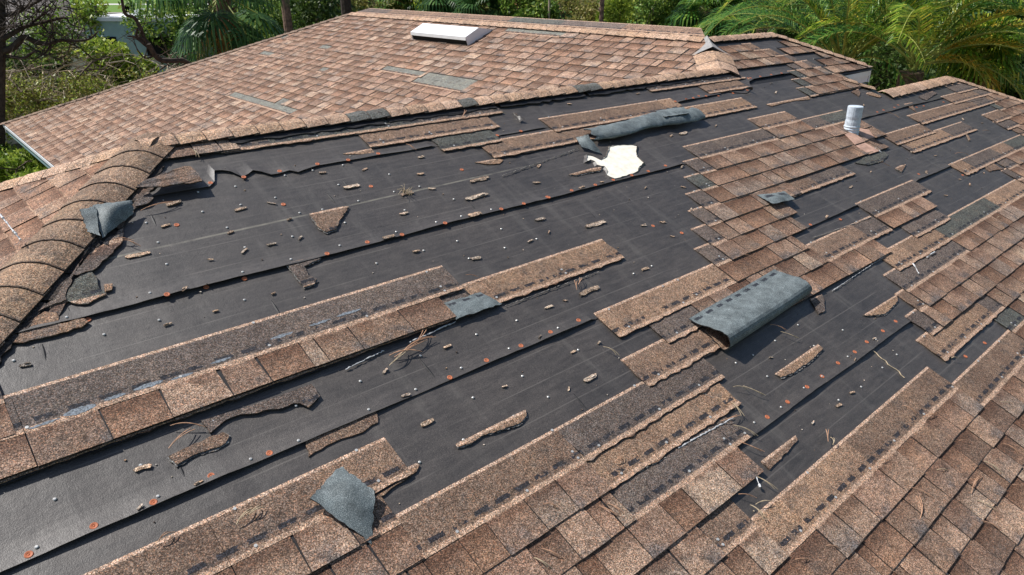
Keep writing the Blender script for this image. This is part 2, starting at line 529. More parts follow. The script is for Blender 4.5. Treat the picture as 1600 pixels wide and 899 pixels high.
def Tk(k):
    return 1.348 + (0.1452 if k > 0 else 0.151) * k

# ================================================================== THE HOUSE
house = empty('house', (0, 0, GZ), 'hip-roofed house whose brown shingle roof is half stripped to black underlayment by storm wind', 'house')

# ---- shingle courses on the main slope
INF = 12.9
HIPL = (1, .923, .02)      # left hip: u + .923 v >= 0
HIPR = (-1, .93, 6.98 + .56)   # right hip of the back part
HIP2 = (-1, .923, 9.26 - .73)
RG = (0, 1, 0.02)
ROWS = [
    # k, u0, u1, kind, tone, options
    (-13, 5.62, 6.10, 'tabs', None, {}), (-12, 5.45, 6.30, 'full', None, {}), (-11, 5.25, 6.48, 'full', None, {}),
    (-14, 7.02, 9, 'tabs', None, {'c': [HIPR]}), (-13, 6.86, 9, 'tabs', None, {'c': [HIPR]}), (-12, 6.62, 9, 'tabs', None, {'c': [HIPR]}), (-11, 7.17, 9, 'tabs', None, {'c': [HIPR]}),
    (-10, 6.97, 9, 'tabs', None, {'c': [HIPR]}), (-9, 6.86, 7.84, 'tabs', None, {'c': [HIPR, (0, -1, .335)]}),
    (-10, -.15, .385, 'full', 'b', {}), (-10, 6.45, 6.64, 'full', 'd', {}),
    (-9, .28, 2.22, 'head', 'dgdd', {'r': 1}), (-9, 3.85, 5.30, 'head', 'd', {'r': 1}), (-9, 6.29, 6.80, 'full', 'dg', {}),
    (-8, 1.08, 2.07, 'head', 'b', {'r': 1}), (-8, 4.5, 5.14, 'head', 'b', {'r': 1}), (-8, 6.14, 6.93, 'full', 'g', {}),
    (-7, 1.50, 1.97, 'head', 'g', {'r': 1}), (-7, 2.45, 3.97, 'head', 'bbt', {'r': 1}), (-7, 5.98, 6.99, 'full', 'g', {}),
    (-6, 1.78, 3.0, 'head', 'bb', {}), (-6, 3.96, 4.84, 'head', 't', {'r': 1}), (-6, 5.83, 6.92, 'head', 'g', {}),
    (-4, 4.51, 5.14, 'full', 'b', {}),
    (-3, 3.40, 6.0, 'full', 'dddgg', {}), (-3, 8.70, 9.6, 'head', 'd', {'c': [HIP2]}),
    (-2, 3.22, 6.02, 'full', None, {}), (-2, 8.20, 9.5, 'head', 'bd', {'c': [HIP2]}), (-2, 9.30, 9.9, 'full', None, {'c': [HIP2]}),
    (-1, 3.05, 5.75, 'full', None, {}), (-1, 6.90, 9.2, 'head', 'bbd', {}), (-1, 9.15, 10.2, 'full', None, {'c': [HIP2]}),
    (0, -1.9, .87, 'full', 'd', {'cut': .72, 'l': .010, 's': .09}), (0, 2.88, 3.90, 'full', 'd', {}), (0, 5.95, 6.88, 'head', 'b', {}), (0, 8.95, 10.5, 'full', None, {'c': [HIP2]}),
    (1, -1.9, .87, 'head', 'd', {'l': .003}), (1, .89, 1.90, 'head', 't', {'r': 1}), (1, 2.73, 3.60, 'full', 'd', {}), (1, 3.55, 4.79, 'head', 'bd', {'r': 1}), (1, 6.0, 7.72, 'head', 'dt', {}), (1, 8.37, 8.80, 'head', 'b', {}), (1, 8.78, INF, 'full', None, {'c': [HIP2]}),
    (2, 2.58, 3.50, 'full', 'd', {}), (2, 8.34, 8.64, 'head', 'd', {}), (2, 8.62, INF, 'full', None, {'c': [HIP2]}),
    (3, 2.43, 3.28, 'full', 'd', {}), (3, 8.43, INF, 'full', None, {'c': [HIP2]}),
    (4, 1.40, 2.0, 'head', 't', {'r': 1}), (4, 1.98, 3.30, 'full', 't', {}), (4, 4.31, 5.16, 'full', 'd', {}), (4, 5.16, 5.40, 'head', 'd', {'r': 1}), (4, 6.24, 7.37, 'head', 'td', {}), (4, 7.35, INF, 'full', None, {'c': [HIP2]}),
    (5, -3, -.12, 'full', 'bb', {}), (5, -.12, .10, 'head', 'b', {}), (5, 1.62, 2.4, 'head', 'd', {}), (5, 2.38, 3.97, 'full', 'db', {}), (5, 3.96, 4.29, 'head', 'd', {'r': 1}), (5, 7.05, INF, 'full', 'd', {'c': [HIP2]}),
    (6, -3, -.04, 'full', 'b', {}), (6, 1.30, 2.27, 'head', 'b', {'r': 1}), (6, 4.42, 5.10, 'head', 'd', {'r': 1}), (6, 6.90, INF, 'full', 'dbbb', {'c': [HIP2]}),
    (7, -3.2, .74, 'full', 'b', {'s': .95}), (7, .74, 1.72, 'head', 'd', {'r': 1, 's': .82}), (7, 3.80, 4.76, 'head', 't', {}), (7, 4.75, INF, 'full', 'ggtbt', {'s': .97, 'c': [HIP2]}),
    (8, -3.2, .73, 'full', 'b', {}), (8, .73, 1.66, 'head', 't', {'r': 1}), (8, 3.62, INF, 'full', 'dd', {}),
    (9, -3.2, 1.42, 'full', 'd', {}), (9, 1.42, 1.53, 'head', 'd', {'r': 1}), (9, 3.50, INF, 'full', 'b', {}),
    (10, -3.2, .94, 'full', 'b', {}), (10, 3.34, 4.29, 'head', 'd', {'r': 1}), (10, 4.27, INF, 'full', 'b', {}),
    (11, -3.2, 1.17, 'full', 'bd', {}), (11, 3.18, 4.34, 'head', 'td', {'r': 1}), (11, 4.32, INF, 'full', 'b', {}),
    (12, -3.2, 3.02, 'full', 'btbb', {'s': .98}), (12, 4.03, INF, 'full', 'g', {}),
] + [(k, -3.4, INF, 'full', 'tdbb', {}) for k in range(13, 22)] + [(-1, -1.9, -.93, 'full', 'd', {'l': .006})]
def covered(u, v):
    for k, u0, u1, kind, tone, op in ROWS:
        T = Tk(k)
        if u0 - .02 < u < u1 + .02 and T - .01 < v < T + (.20 if kind == 'head' else .34): return k + 100 + (v - T)
    return 0
# ---- underlayment sheets on the main slope
OUT = [(0, 0.02), (5.1, 0.02), (5.65, -0.6), (6.98, -0.6), (7.81, 0.32), (6.90, 0.36), (7.15, 0.80), (9.26, 0.79), (12.85, 4.68), (-4.32, 4.68)]
def inside(u, v, poly=OUT):
    c = False
    n = len(poly)
    for i in range(n):
        (x1, y1), (x2, y2) = poly[i], poly[(i + 1) % n]
        if (y1 > v) != (y2 > v) and u < (x2 - x1) * (v - y1) / (y2 - y1) + x1: c = not c
    return c
# solid deck under everything, slightly below the felt
mb = MB()
top = [FM.P(u, v, -0.004) for u, v in OUT]
for tr in tessellate_polygon([[Vector((u, v, 0)) for u, v in OUT]]):
    mb.face([top[i] for i in tr])
for i in range(len(OUT)):
    a, b = top[i], top[(i + 1) % len(OUT)]
    mb.face([a, b, b + Vector((0, 0, -.05)), a + Vector((0, 0, -.05))])
deck = mb.build('roof_deck', M_TAR, house)

SEAM0 = [(-1.2, .43), (.13, .43), (.155, .40), (.18, .312), (.25, .325), (.27, .36), (.30, .41), (.325, .40), (.34, .36), (.38, .365), (.44, .43), (.55, .41), (.57, .44), (.7, .41),
         (1.43, .41), (2.23, .41), (3.0, .40), (3.99, .37), (4.64, .35), (4.70, .30), (4.89, .37), (5.0, .40), (5.19, .33), (5.25, .24), (5.41, .20), (6.11, .19), (7.0, .19), (12, .19)]
def seam0(u):
    for i in range(len(SEAM0) - 1):
        if SEAM0[i][0] <= u <= SEAM0[i + 1][0]:
            f = (u - SEAM0[i][0]) / (SEAM0[i + 1][0] - SEAM0[i][0])
            return SEAM0[i][1] + f * (SEAM0[i + 1][1] - SEAM0[i][1])
    return .43
def seamx(v0, amp, ph):
    return lambda u: v0 + amp * noise.noise(Vector((u * 1.3, ph, 0))) + .25 * amp * noise.noise(Vector((u * 17, ph, 3)))
SEAMS = [seam0, seamx(1.082, .010, 1), seamx(1.962, .009, 2), seamx(2.845, .012, 3), seamx(3.73, .01, 4)]
def lift_at(s, u):
    a = (.010, .012, .015, .015, .012)[s]
    n = noise.noise(Vector((u * 1.1, s * 7.3, 5)))
    n2 = noise.noise(Vector((u * 5.0, s * 3.3, 1)))
    return max(.002, a * (1 + .75 * n + .45 * n2))
def felt_sheet(s, v0, seam, uo=(-4.4, 12.9)):
    mb = MB()
    us = []
    x = uo[0]
    while x < uo[1]:
        us.append(x); x += .035 if -1.3 < x < 8 else .12
    prev = None
    for u in us:
        vb = seam(u) if seam else 4.72
        col = []
        lu = (.002 if covered(u, vb) else lift_at(s, u)) if seam else 0
        n = 22
        for k in range(n + 1):
            f = k / n
            v = v0 + (vb - v0) * (1 - (1 - f) ** 1.9)
            d = vb - v
            h = .0040 + .0022 * max(0, noise.noise(Vector((u * 1.2, v * 4.5, 2.2)))) + .0032 * max(0, noise.noise(Vector((u * 3.1 + v, v * 1.6, 9)))) ** 1.3 + .0012 * noise.noise(Vector((u * 10, v * 3, 4)))
            if v < v0 + .11: h -= .0022
            if seam and d < .10: h += lu * ((1 - d / .10) ** 2)
            col.append((u, v, h))
        if prev:
            for k in range(n):
                q = [prev[k], col[k], col[k + 1], prev[k + 1]]
                cu, cv = sum(p[0] for p in q) / 4, sum(p[1] for p in q) / 4
                if inside(cu, cv):
                    mb.face([FM.P(*p) for p in q], [(p[0], p[1]) for p in q])
            if seam and inside((prev[n][0] + u) / 2, vb - .02):
                a, b = prev[n], col[n]
                mb.face([FM.P(*a), FM.P(*b), FM.P(b[0], b[1], b[2] - .0018), FM.P(a[0], a[1], a[2] - .0018)], [(a[0], a[1])] * 4)
        prev = col
    return mb.build('underlayment_sheet', M_FELT, house, smooth=True)
sheets = []
tops = [-.62, .28, 1.00, 1.88, 2.77, 3.65]
for s in range(6):
    sheets.append(felt_sheet(5 - s if False else s, tops[s], SEAMS[s] if s < 5 else None))
# each upper sheet laps over the one below: raise by order


# small creases in the felt, in tar black to paint their shaded side
def felt_crease(px, py, L=.11):
    u, v = on(FM, px, py)
    mb = MB()
    du = U(-.01, .01)
    n = 6
    P = []
    for k in range(n + 1):
        f = k / n
        hh = .0022 * math.sin(math.pi * f) ** .7
        uu, vv = u + du * f, v - L / 2 + L * f
        w_ = .0045 * math.sin(math.pi * max(.05, f)) + .001
        P.append((FM.P(uu - w_, vv, .0052), FM.P(uu, vv, .0056 + hh), FM.P(uu + w_, vv, .0052)))
    for k in range(n):
        mb.face([P[k][0], P[k][1], P[k + 1][1], P[k + 1][0]], [(u, v)] * 4)
        mb.face([P[k][1], P[k][2], P[k + 1][2], P[k + 1][1]], [(u, v)] * 4)
    mb.build('felt_crease', M_TAR, house)
for p in ((432, 483, .10), (241, 345, .09), (111, 493, .09), (71, 551, .08), (517, 311, .09), (287, 742, .11), (740, 325, .08), (668, 578, .14), (910, 632, .12), (541, 290, .09), (926, 337, .08)):
    felt_crease(*p)

# ---- build the shingle courses
for k, u0, u1, kind, tone, op in ROWS:
    mb = MB()
    planes = list(op.get('c', [])) + ([HIPL] if u0 < 1 and k < 10 else [])
    if k < -7 and u1 < 5.4: planes = planes + [(0, 1, -.03)]
    if kind != 'head' and u1 > 9: planes = planes + [(-1, 0, INF)]
    if op.get('cut'):
        course(mb, FM, Tk(k), u0, op['cut'], 'full', tone, planes, seam=op.get('s'), lift=op.get('l', 0))
        course(mb, FM, Tk(k), op['cut'], u1, 'head', 'd', planes, lift=op.get('l', 0))
    else:
        rg = (op.get('r', 0) * .02,) * 2
        course(mb, FM, Tk(k), u0, u1, kind, tone, planes, seam=op.get('s'), ragged=rg, lift=op.get('l', 0))
    if mb.f: mb.build('shingle_course', MATS, house)

# ---- far wing slope
mb = MB()
FG = (1.22, 1.20, 1.21)
MISS = {1.535: [(3.78, 4.67), (2.74, 3.70)], 1.68: [(2.74, 3.75), (7.9, 8.3)], 2.84: [(5.0, 7.05)], 1.825: [(5.81, 5.97)], 1.10: [(8.44, 8.66)], 1.245: [(6.66, 6.95)], .23: [(2.49, 3.54)], 2.695: [(5.5, 5.68)]}
planesF = [(1, 1, -5.1 * 1 + .0 - .0)]
# in (u = y, v = w): valley towards the near wing: x = 5.65 - w*CP ; visible part y > 5.1 - x  ->  u - CP*w + .55 > 0
planesF = [(1, -CP, .55), (1, CP, -.555), (-1, CP, 7.75), (0, -1, 5.26)]
k = 0
while True:
    butt = 1.39 - .145 * 9 + .145 * k
    T = butt - .332
    if T > 5.2: break
    gaps = [g for b, gs in MISS.items() if abs(b - butt) < .01 for g in gs]
    x = -2.0
    for g in sorted(gaps):
        course(mb, FF, T, x, g[0], 'full', 'b', planesF, gain=FG, gap=.009, thk=1.5); x = g[1]
    course(mb, FF, T, x, 13, 'full', None, planesF, gain=FG, gap=.012, thk=1.9)
    for g in gaps:
        q = clip([(g[0] - .02, butt - .150), (g[1] + .02, butt - .150), (g[1] + .02, butt - .008), (g[0] - .02, butt - .008)], planesF)
        mb.slab(FF, q, lambda u, v: .0145, .003, (.20, .215, .20), 3, butt - .25)
    k += 1
mb.build('shingle_field', MATS + [M_CAP], house)

# ---- hip end slope (between the two near hips)
mb = MB()
for k in range(0, 36):
    T = -.30 + .145 * k
    course(mb, FH, T, -4.4, 4.4, 'full', None, [(1, CP, 0), (-1, CP, 0), (0, -1, 4.66)], gain=(1.12, 1.02, .97), thk=1.3)
mb.build('shingle_field', MATS, house)

# ---- slopes facing away
def back_slope(pts):
    mb = MB()
    pts = [Vector(p) for p in pts]
    n = (pts[1] - pts[0]).cross(pts[2] - pts[0]).normalized()
    mb.face(pts, [(p.x, p.y) for p in pts], (.28, .20, .15))
    mb.build('roof_slope', M_CAP, house)
R1 = (5.65, 7.75, .231); R2 = (6.98, .555, .231)
back_slope([(0, 0, 0), (5.1, 0, 0), (.8, 4.3, -1.79), (-4.3, 4.3, -1.79)])
back_slope([R1, (.8, 12.6, -1.79), (10.5, 12.6, -1.79)])
back_slope([tuple(PK), R1, (10.5, 12.6, -1.79), (10.5, 5.4, -1.79)])
back_slope([R2, (7.81, -.275, -.115), (7.81, 1.385, -.115)])
back_slope([tuple(PK), R2, (7.81, 1.385, -.115), (6.48, 1.385, -.115)])
A2 = FM.P(7.15, .79, -.01); B2 = FM.P(9.26, .77, -.01)
back_slope([tuple(A2), tuple(B2), (B2.x + 3.6, B2.y + 3.6, -1.8), (A2.x, A2.y + 3.6, -1.8)])
back_slope([tuple(B2), (B2.x + 3.6, B2.y - 3.6, -1.8), (B2.x + 3.6, B2.y + 3.6, -1.8)])

# ---- ridge and hip caps
def cap_piece(p, d, side_l, side_r, wl, wr, L, col, lift=.0, rise=.022, base=.03, thick=.005):
    """one bent cap shingle: p start on the crest, d along, side vectors run down each slope"""
    mb = MB()
    up = Vector((0, 0, 1))
    prof = []
    for f in (-1, -.8, -.55, -.3, -.12, 0, .12, .3, .55, .8, 1):
        sv, wd = (side_l, wl) if f < 0 else (side_r, wr)
        g = abs(f)
        prof.append((sv * (wd * g), base - .014 * math.exp(-(g / .3) ** 2) + rise * math.cos(g * 1.5) ** 1.0))
    rows = []
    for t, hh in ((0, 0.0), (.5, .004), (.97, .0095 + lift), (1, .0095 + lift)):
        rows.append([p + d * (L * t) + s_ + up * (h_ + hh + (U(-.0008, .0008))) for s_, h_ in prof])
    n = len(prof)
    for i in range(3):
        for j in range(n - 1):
            mb.face([rows[i][j], rows[i][j + 1], rows[i + 1][j + 1], rows[i + 1][j]], [(j * .03, .25)] * 4, col if i < 2 else (.10, .075, .06))  # dark last band paints the shadow line at each cap joint
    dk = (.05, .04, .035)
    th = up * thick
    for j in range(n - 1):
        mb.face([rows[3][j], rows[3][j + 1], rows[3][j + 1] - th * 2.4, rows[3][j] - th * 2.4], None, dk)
    for i in range(3):
        for j in (0, n - 1):
            mb.face([rows[i][j], rows[i + 1][j], rows[i + 1][j] - th, rows[i][j] - th], None, dk)
    return mb
CAPC = [(.42, .30, .215), (.46, .335, .25), (.40, .285, .205), (.43, .305, .225), (.48, .35, .265)]
CAPG = (.13, .14, .135)
def cap_run(a, b, sl, sr, wl, wr, name='ridge_cap', expo=.14, L=.17, one=False, cols=CAPC, grey=(), lift=0, rise=.012, base=.030, gain=1.0):
    a, b = Vector(a), Vector(b)
    d = (b - a).normalized()
    n = max(1, int((b - a).length / expo))
    big = MB()
    for i in range(n):
        c = CAPG if i in grey else rnd.choice(cols)
        kk = U(.9, 1.08) * gain
        c = tuple(x * kk for x in c)
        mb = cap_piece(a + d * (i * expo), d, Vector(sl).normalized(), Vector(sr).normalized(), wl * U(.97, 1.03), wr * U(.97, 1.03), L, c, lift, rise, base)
        if one:
            o = len(big.v)
            big.v += mb.v; big.f += [tuple(x + o for x in f) for f in mb.f]; big.uv += mb.uv; big.c += mb.c; big.mi += mb.mi
        else:
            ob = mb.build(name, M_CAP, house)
            if i in grey: ob['label'] = 'grey torn ridge cap with its grit gone'
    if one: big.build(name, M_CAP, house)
dM, dN = FM.d, Vector((0, CP, -SP))          # main and back slope of the near wing
dF, dB = FF.d, Vector((CP, 0, -SP))
def gi(u): return int((u + .05) / .14)
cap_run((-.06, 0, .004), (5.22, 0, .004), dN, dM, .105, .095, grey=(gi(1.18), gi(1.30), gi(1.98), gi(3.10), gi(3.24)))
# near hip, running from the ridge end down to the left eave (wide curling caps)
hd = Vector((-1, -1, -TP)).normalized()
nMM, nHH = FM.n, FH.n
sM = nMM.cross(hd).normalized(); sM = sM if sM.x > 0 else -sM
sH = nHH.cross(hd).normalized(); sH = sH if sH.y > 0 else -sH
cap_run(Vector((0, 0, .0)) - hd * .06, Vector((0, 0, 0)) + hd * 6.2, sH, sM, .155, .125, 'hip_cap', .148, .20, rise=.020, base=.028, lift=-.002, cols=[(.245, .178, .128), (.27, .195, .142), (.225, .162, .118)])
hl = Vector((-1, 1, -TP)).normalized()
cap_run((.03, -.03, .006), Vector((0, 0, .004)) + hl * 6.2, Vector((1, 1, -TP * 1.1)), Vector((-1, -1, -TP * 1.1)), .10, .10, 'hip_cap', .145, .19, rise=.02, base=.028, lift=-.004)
# far ridge, its left hip, the short ridge and hips on the right
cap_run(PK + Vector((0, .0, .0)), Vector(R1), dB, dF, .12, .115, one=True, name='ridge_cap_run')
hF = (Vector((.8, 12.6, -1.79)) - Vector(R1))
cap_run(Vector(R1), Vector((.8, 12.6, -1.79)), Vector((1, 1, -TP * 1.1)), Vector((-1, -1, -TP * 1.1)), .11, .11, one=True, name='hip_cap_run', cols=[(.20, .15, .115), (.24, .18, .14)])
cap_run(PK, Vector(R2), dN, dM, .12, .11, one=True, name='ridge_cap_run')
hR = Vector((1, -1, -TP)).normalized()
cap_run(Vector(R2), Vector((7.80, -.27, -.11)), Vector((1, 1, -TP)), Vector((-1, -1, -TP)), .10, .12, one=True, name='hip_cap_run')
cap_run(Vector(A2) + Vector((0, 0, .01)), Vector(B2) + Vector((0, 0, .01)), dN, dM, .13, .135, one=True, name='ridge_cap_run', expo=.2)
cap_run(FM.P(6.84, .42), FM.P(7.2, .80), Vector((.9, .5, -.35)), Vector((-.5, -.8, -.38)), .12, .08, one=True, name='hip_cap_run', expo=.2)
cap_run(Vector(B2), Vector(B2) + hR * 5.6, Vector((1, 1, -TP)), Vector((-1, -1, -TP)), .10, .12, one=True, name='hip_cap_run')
# short stub hip at the peak: curled caps and grey sealant
hp = Vector((-1, -1, -TP)).normalized()
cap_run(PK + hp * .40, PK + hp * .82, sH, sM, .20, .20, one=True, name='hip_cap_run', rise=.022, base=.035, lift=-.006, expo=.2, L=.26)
mb = MB()
a = PK + hp * .02
prev = None
for i in range(9):
    f = i / 8
    c = PK + hp * (.02 + .36 * f)
    wd = .03 + .14 * max(0, f - .35) ** 1.2 * 2
    row = [c + Vector((-.7, .7, -.25)) * wd + Vector((0, 0, .035)), c + Vector((0, 0, .055 + .02 * f)), c + Vector((.7, -.7, -.25)) * wd + Vector((0, 0, .035))]
    if prev:
        mb.face([prev[0], prev[1], row[1], row[0]]); mb.face([prev[1], prev[2], row[2], row[1]])
    prev = row
mb.build('sealant_patch', M_VALLEY, house)

# ---- eaves, fascia, walls
def fascia(a, b, hgt=.16, thick=.03, drop=.0, mat=None, name='fascia'):
    a, b = Vector(a), Vector(b)
    mb = MB()
    d = (b - a); L = d.length; d.normalize()
    nrm = Vector((d.y, -d.x, 0)).normalized()
    mb.box((a + b) / 2 + Vector((0, 0, -hgt / 2 - drop)), L / 2, thick / 2, hgt / 2, d, nrm, nrm.cross(d).normalized())
    mb.build(name, mat or M_FASCIA, house)
fascia((.80, 4.3, -1.80), (.80, 12.6, -1.80), .045, .03)
fascia((.83, 4.3, -1.845), (.83, 12.6, -1.845), .12, .02, mat=M_WALL)
fascia((.8, 12.6, -1.80), (10.5, 12.6, -1.80), .15)
fascia((10.5, 12.6, -1.80), (10.5, 5.4, -1.80), .15)
fascia((-4.3, 4.3, -1.80), (.8, 4.3, -1.80), .15)
fascia((-4.3, -4.3, -1.80), (-4.3, 4.3, -1.80), .15)
fascia((-4.3, -4.33, -1.80), (12.8, -4.33, -1.80), .15)
fascia((7.81, -.285, -.14), (6.72, -.33, -.15), .055, .03)
fascia((7.80, -.265, -.195), (6.72, -.31, -.205), .075, .03)
fascia((7.83, 1.385, -.135), (7.83, -.285, -.135), .14)
fascia((6.9, 1.385, -.135), (7.83, 1.385, -.135), .14)
# soffits
def sheet(name, pts, mat, label=None):
    mb = MB(); mb.face([Vector(p) for p in pts])
    return mb.build(name, mat, house)
sheet('soffit', [(-4.3, -4.3, -1.93), (12.8, -4.3, -1.93), (12.8, 2.8, -1.93), (-4.3, 4.3, -1.93)], M_FASCIA)
sheet('soffit', [(.83, 4.3, -1.94), (10.5, 4.3, -1.94), (10.5, 12.6, -1.94), (.83, 12.6, -1.94)], M_FASCIA)
sheet('soffit', [(6.3, -.3, -.29), (7.8, -.29, -.29), (7.8, 1.38, -.29), (6.3, 1.38, -.29)], M_FASCIA)
def wall(x0, y0, x1, y1, z0=GZ, z1=-1.93):
    a, b = Vector((x0, y0, 0)), Vector((x1, y1, 0))
    d = (b - a).normalized(); nrm = Vector((d.y, -d.x, 0))
    mb = MB()
    mb.box((a + b) / 2 + Vector((0, 0, (z0 + z1) / 2)), (b - a).length / 2, .08, (z1 - z0) / 2, d, nrm, Vector((0, 0, 1)))
    mb.build('wall', M_WALL, house)
for q in ((-3.8, -3.8, 12.2, -3.8), (-3.8, 3.8, -3.8, -3.8), (1.9, 3.8, -3.8, 3.8), (1.9, 12.1, 1.9, 4.3), (10, 12.1, 1.9, 12.1), (10, 5, 10, 12.1), (12.2, -3.8, 12.2, 2.5)):
    wall(*q)
wall(7.35, 1.0, 7.35, -.05, GZ, -.29); wall(6.4, 1.0, 7.35, 1.0, GZ, -.29)
for y in (8.55, 12.3, 4.9):
    mb = MB(); mb.box((1.05, y, (GZ - 1.93) / 2), .06, .06, (-1.93 - GZ) / 2); mb.build('porch_post', M_WALL, house)

# ---- vent hood on the far slope
hood = MB()
def FP(w_, y, h): return FF.P(y, w_, h)
w0, w1, y0, y1, hh = .16, .66, 3.76, 5.02, .135
T_ = [(w0, 0.012), (.40, hh + .015), (w1 - .012, hh), (w1, hh - .042)]
for i in range(3):
    (wa, ha), (wb, hb) = T_[i], T_[i + 1]
    hood.face([FP(wa, y0, ha), FP(wb, y0, hb), FP(wb, y1, hb), FP(wa, y1, ha)])
hood.build('vent_hood', M_WHITE, house)
vh = bpy.data.objects[COL.objects[-1].name]
vh['label'] = 'white metal box vent on the far brown shingle slope'
for yy in (y0, y1):
    mb = MB()
    mb.face([FP(w0, yy, .006), FP(.40, yy, hh + .015), FP(w1 - .012, yy, hh), FP(w1, yy, .006)])
    ob = mb.build('side_panel', M_WHITE, None, origin=Vector((0, 0, 0)))
    ob.location = (0, 0, 0); ob.parent = vh; ob.matrix_parent_inverse = Matrix.Translation(-Vector(house.location))
mb = MB()
mb.face([FP(w1 - .025, y0, .0), FP(w1 - .025, y1, .0), FP(w1 - .012, y1, hh - .004), FP(w1 - .012, y0, hh - .004)])  # black sheet closing the hood front, painted as the shade inside
ob = mb.build('vent_opening_shade', M_HOODIN, None, origin=Vector((0, 0, 0)))
ob.location = (0, 0, 0); ob.parent = vh; ob.matrix_parent_inverse = Matrix.Translation(-Vector(house.location))

# ---- vent pipe with ribbed boot
pb = FM.P(*on(FM, 1329, 208), 0)
mb = MB()
pts, rad = [], []
for i in range(9):
    pts.append(pb + Vector((0, 0, -.02 + i * .0115))); rad.append(.0705 if i % 2 else .0655)
mb.tube(pts, rad, 20)
boot = mb.build('pipe_boot', M_PIPE, house, smooth=False)
mb = MB()
pts = [pb + Vector((.002 * math.sin(i), 0, .07 + .165 * i / 6)) for i in range(7)]
mb.tube(pts, [.064, .0655, .063, .0655, .064, .065, .066], 22, cap=False)
mb.tube([pts[-1], pts[-1] + Vector((0, 0, .006)), pts[-1] + Vector((0, 0, .004)), pts[-1] - Vector((0, 0, .05))], [.066, .060, .054, .052], 22, cap=True)
pipe = mb.build('vent_pipe', M_PIPE, house, smooth=True)
pipe['label'] = 'pale blue-white plumbing vent pipe standing out of the shingles'
def part_poly(name, fr, pxs, mat, h=.02, th=.004, amp=.004, keep=(), col=(.3, .22, .16), hf=None, label=None, parent=house, tofs=.25, jstep=.02):
    poly = [on(fr, x, y, h) for x, y in pxs]
    poly = jag(poly, amp, jstep, keep) if amp else poly
    mb = MB()
    vt = min(v for u, v in poly)
    mb.slab(fr, poly, hf or (lambda u, v: h), th, col, 0, vt - tofs, side_mi=0)
    o = mb.build(name, mat, parent)
    if label: o['label'] = label
    return o
part_poly('flashing', FM, [(1320, 210), (1332, 205), (1352, 221), (1336, 226)], M_FLASH, .026, .002, 0)
part_poly('flashing', FM, [(1342, 200), (1358, 203), (1366, 214), (1354, 218), (1342, 209)], M_FLASH, .024, .004, .003)
part_poly('flashing', FM, [(1337, 228), (1352, 223), (1374, 236), (1358, 241)], M_FLASH, .024, .002, 0, col=(.5, .35, .25))

# ---- hole torn through the felt showing plywood
P19 = lambda pts: [(780 + x / 4.994, 130 + y / 4.994) for x, y in pts]
HOLE = P19([(680, 562), (720, 566), (755, 582), (790, 600), (835, 575), (845, 545), (860, 492), (900, 486), (960, 480), (1040, 482), (1076, 490), (1068, 530), (1078, 575), (1105, 600), (1132, 625), (1100, 650), (1082, 690), (1040, 712), (960, 735), (900, 750), (860, 735), (832, 718), (845, 690), (820, 655), (760, 640), (745, 615), (710, 600), (678, 615)])
part_poly('exposed_decking', FM, HOLE, M_PLY, .0135, .002, .003, label='bare pale plywood showing through a ragged hole in the black felt')

mb = MB()
hp_ = [on(FM, x, y, .014) for x, y in HOLE]
hp2 = jag(hp_, .004, .02)
cu = sum(p[0] for p in hp2) / len(hp2); cv = sum(p[1] for p in hp2) / len(hp2)
for i in range(len(hp2)):
    a, b = hp2[i], hp2[(i + 1) % len(hp2)]
    o_ = lambda p, k: (cu + (p[0] - cu) * k, cv + (p[1] - cv) * k)
    a1, b1, a2, b2 = o_(a, .985), o_(b, .985), o_(a, 1.07), o_(b, 1.07)
    h1 = lambda p: .017 + .006 * abs(noise.noise(Vector((p[0] * 25, p[1] * 25, 0))))
    mb.face([FM.P(*a1, h1(a)), FM.P(*b1, h1(b)), FM.P(*b2, .0045), FM.P(*a2, .0045)], [a1, b1, b2, a2])
    mb.face([FM.P(*a1, h1(a)), FM.P(*b1, h1(b)), FM.P(*b1, .013), FM.P(*a1, .013)], [a1, b1, b1, a1])
mb.build('torn_felt_rim', M_FELT, house)

# ---- torn shingle remnants fixed to the roof
def Q(ox, oy, s, pts): return [(ox + x / s, oy + y / s) for x, y in pts]
def fringe(pxs, h):
    poly = [on(FM, x, y, h) for x, y in pxs]
    cu, cv = sum(p[0] for p in poly) / len(poly), sum(p[1] for p in poly) / len(poly)
    vt, vb = min(p[1] for p in poly), max(p[1] for p in poly)
    out = [(p[0] + (.004 if p[0] > cu else -.003), p[1] + (.007 * (p[1] - vt) / max(.01, vb - vt))) for p in poly]
    return jag(out, .004, .011)
def remnant(pxs, h=.012, col='b', amp=.006, mat=None, th=.006, keep=(), hf=None, tofs=None, name='torn_shingle', fr=FM, label=None):
    c = HEADC[col] if isinstance(col, str) else col
    return part_poly(name, fr, pxs, mat or M_SH, h, th, amp, keep, c, hf, tofs=0.0 if tofs is None else tofs, label=label)
remnant(Q(220, 600, 4.994, [(470, 285), (700, 215), (1000, 120), (1330, 0), (1400, 95), (1310, 180), (1240, 150), (1190, 150), (1080, 195), (980, 200), (860, 232), (780, 236), (650, 290), (540, 385)]), .016, 'd', .004, tofs=.06, label='dark ragged shingle remnant sticking out below the left shingle strip')
remnant(Q(534, 600, 2.996, [(-174, 245), (155, 105), (170, 180), (100, 225), (20, 250), (-75, 290), (-155, 340)]), .010, 'b', .005, keep=(0,))
remnant(Q(534, 600, 2.996, [(150, 500), (160, 465), (235, 425), (350, 370), (365, 380), (350, 410), (280, 460), (230, 490), (180, 530)]), .012, 't', .004, keep=(2,))
remnant(Q(1066, 600, 2.996, [(370, 360), (530, 240), (542, 262), (500, 310), (440, 370), (410, 400)]), .012, 'b', .004, keep=(0,))
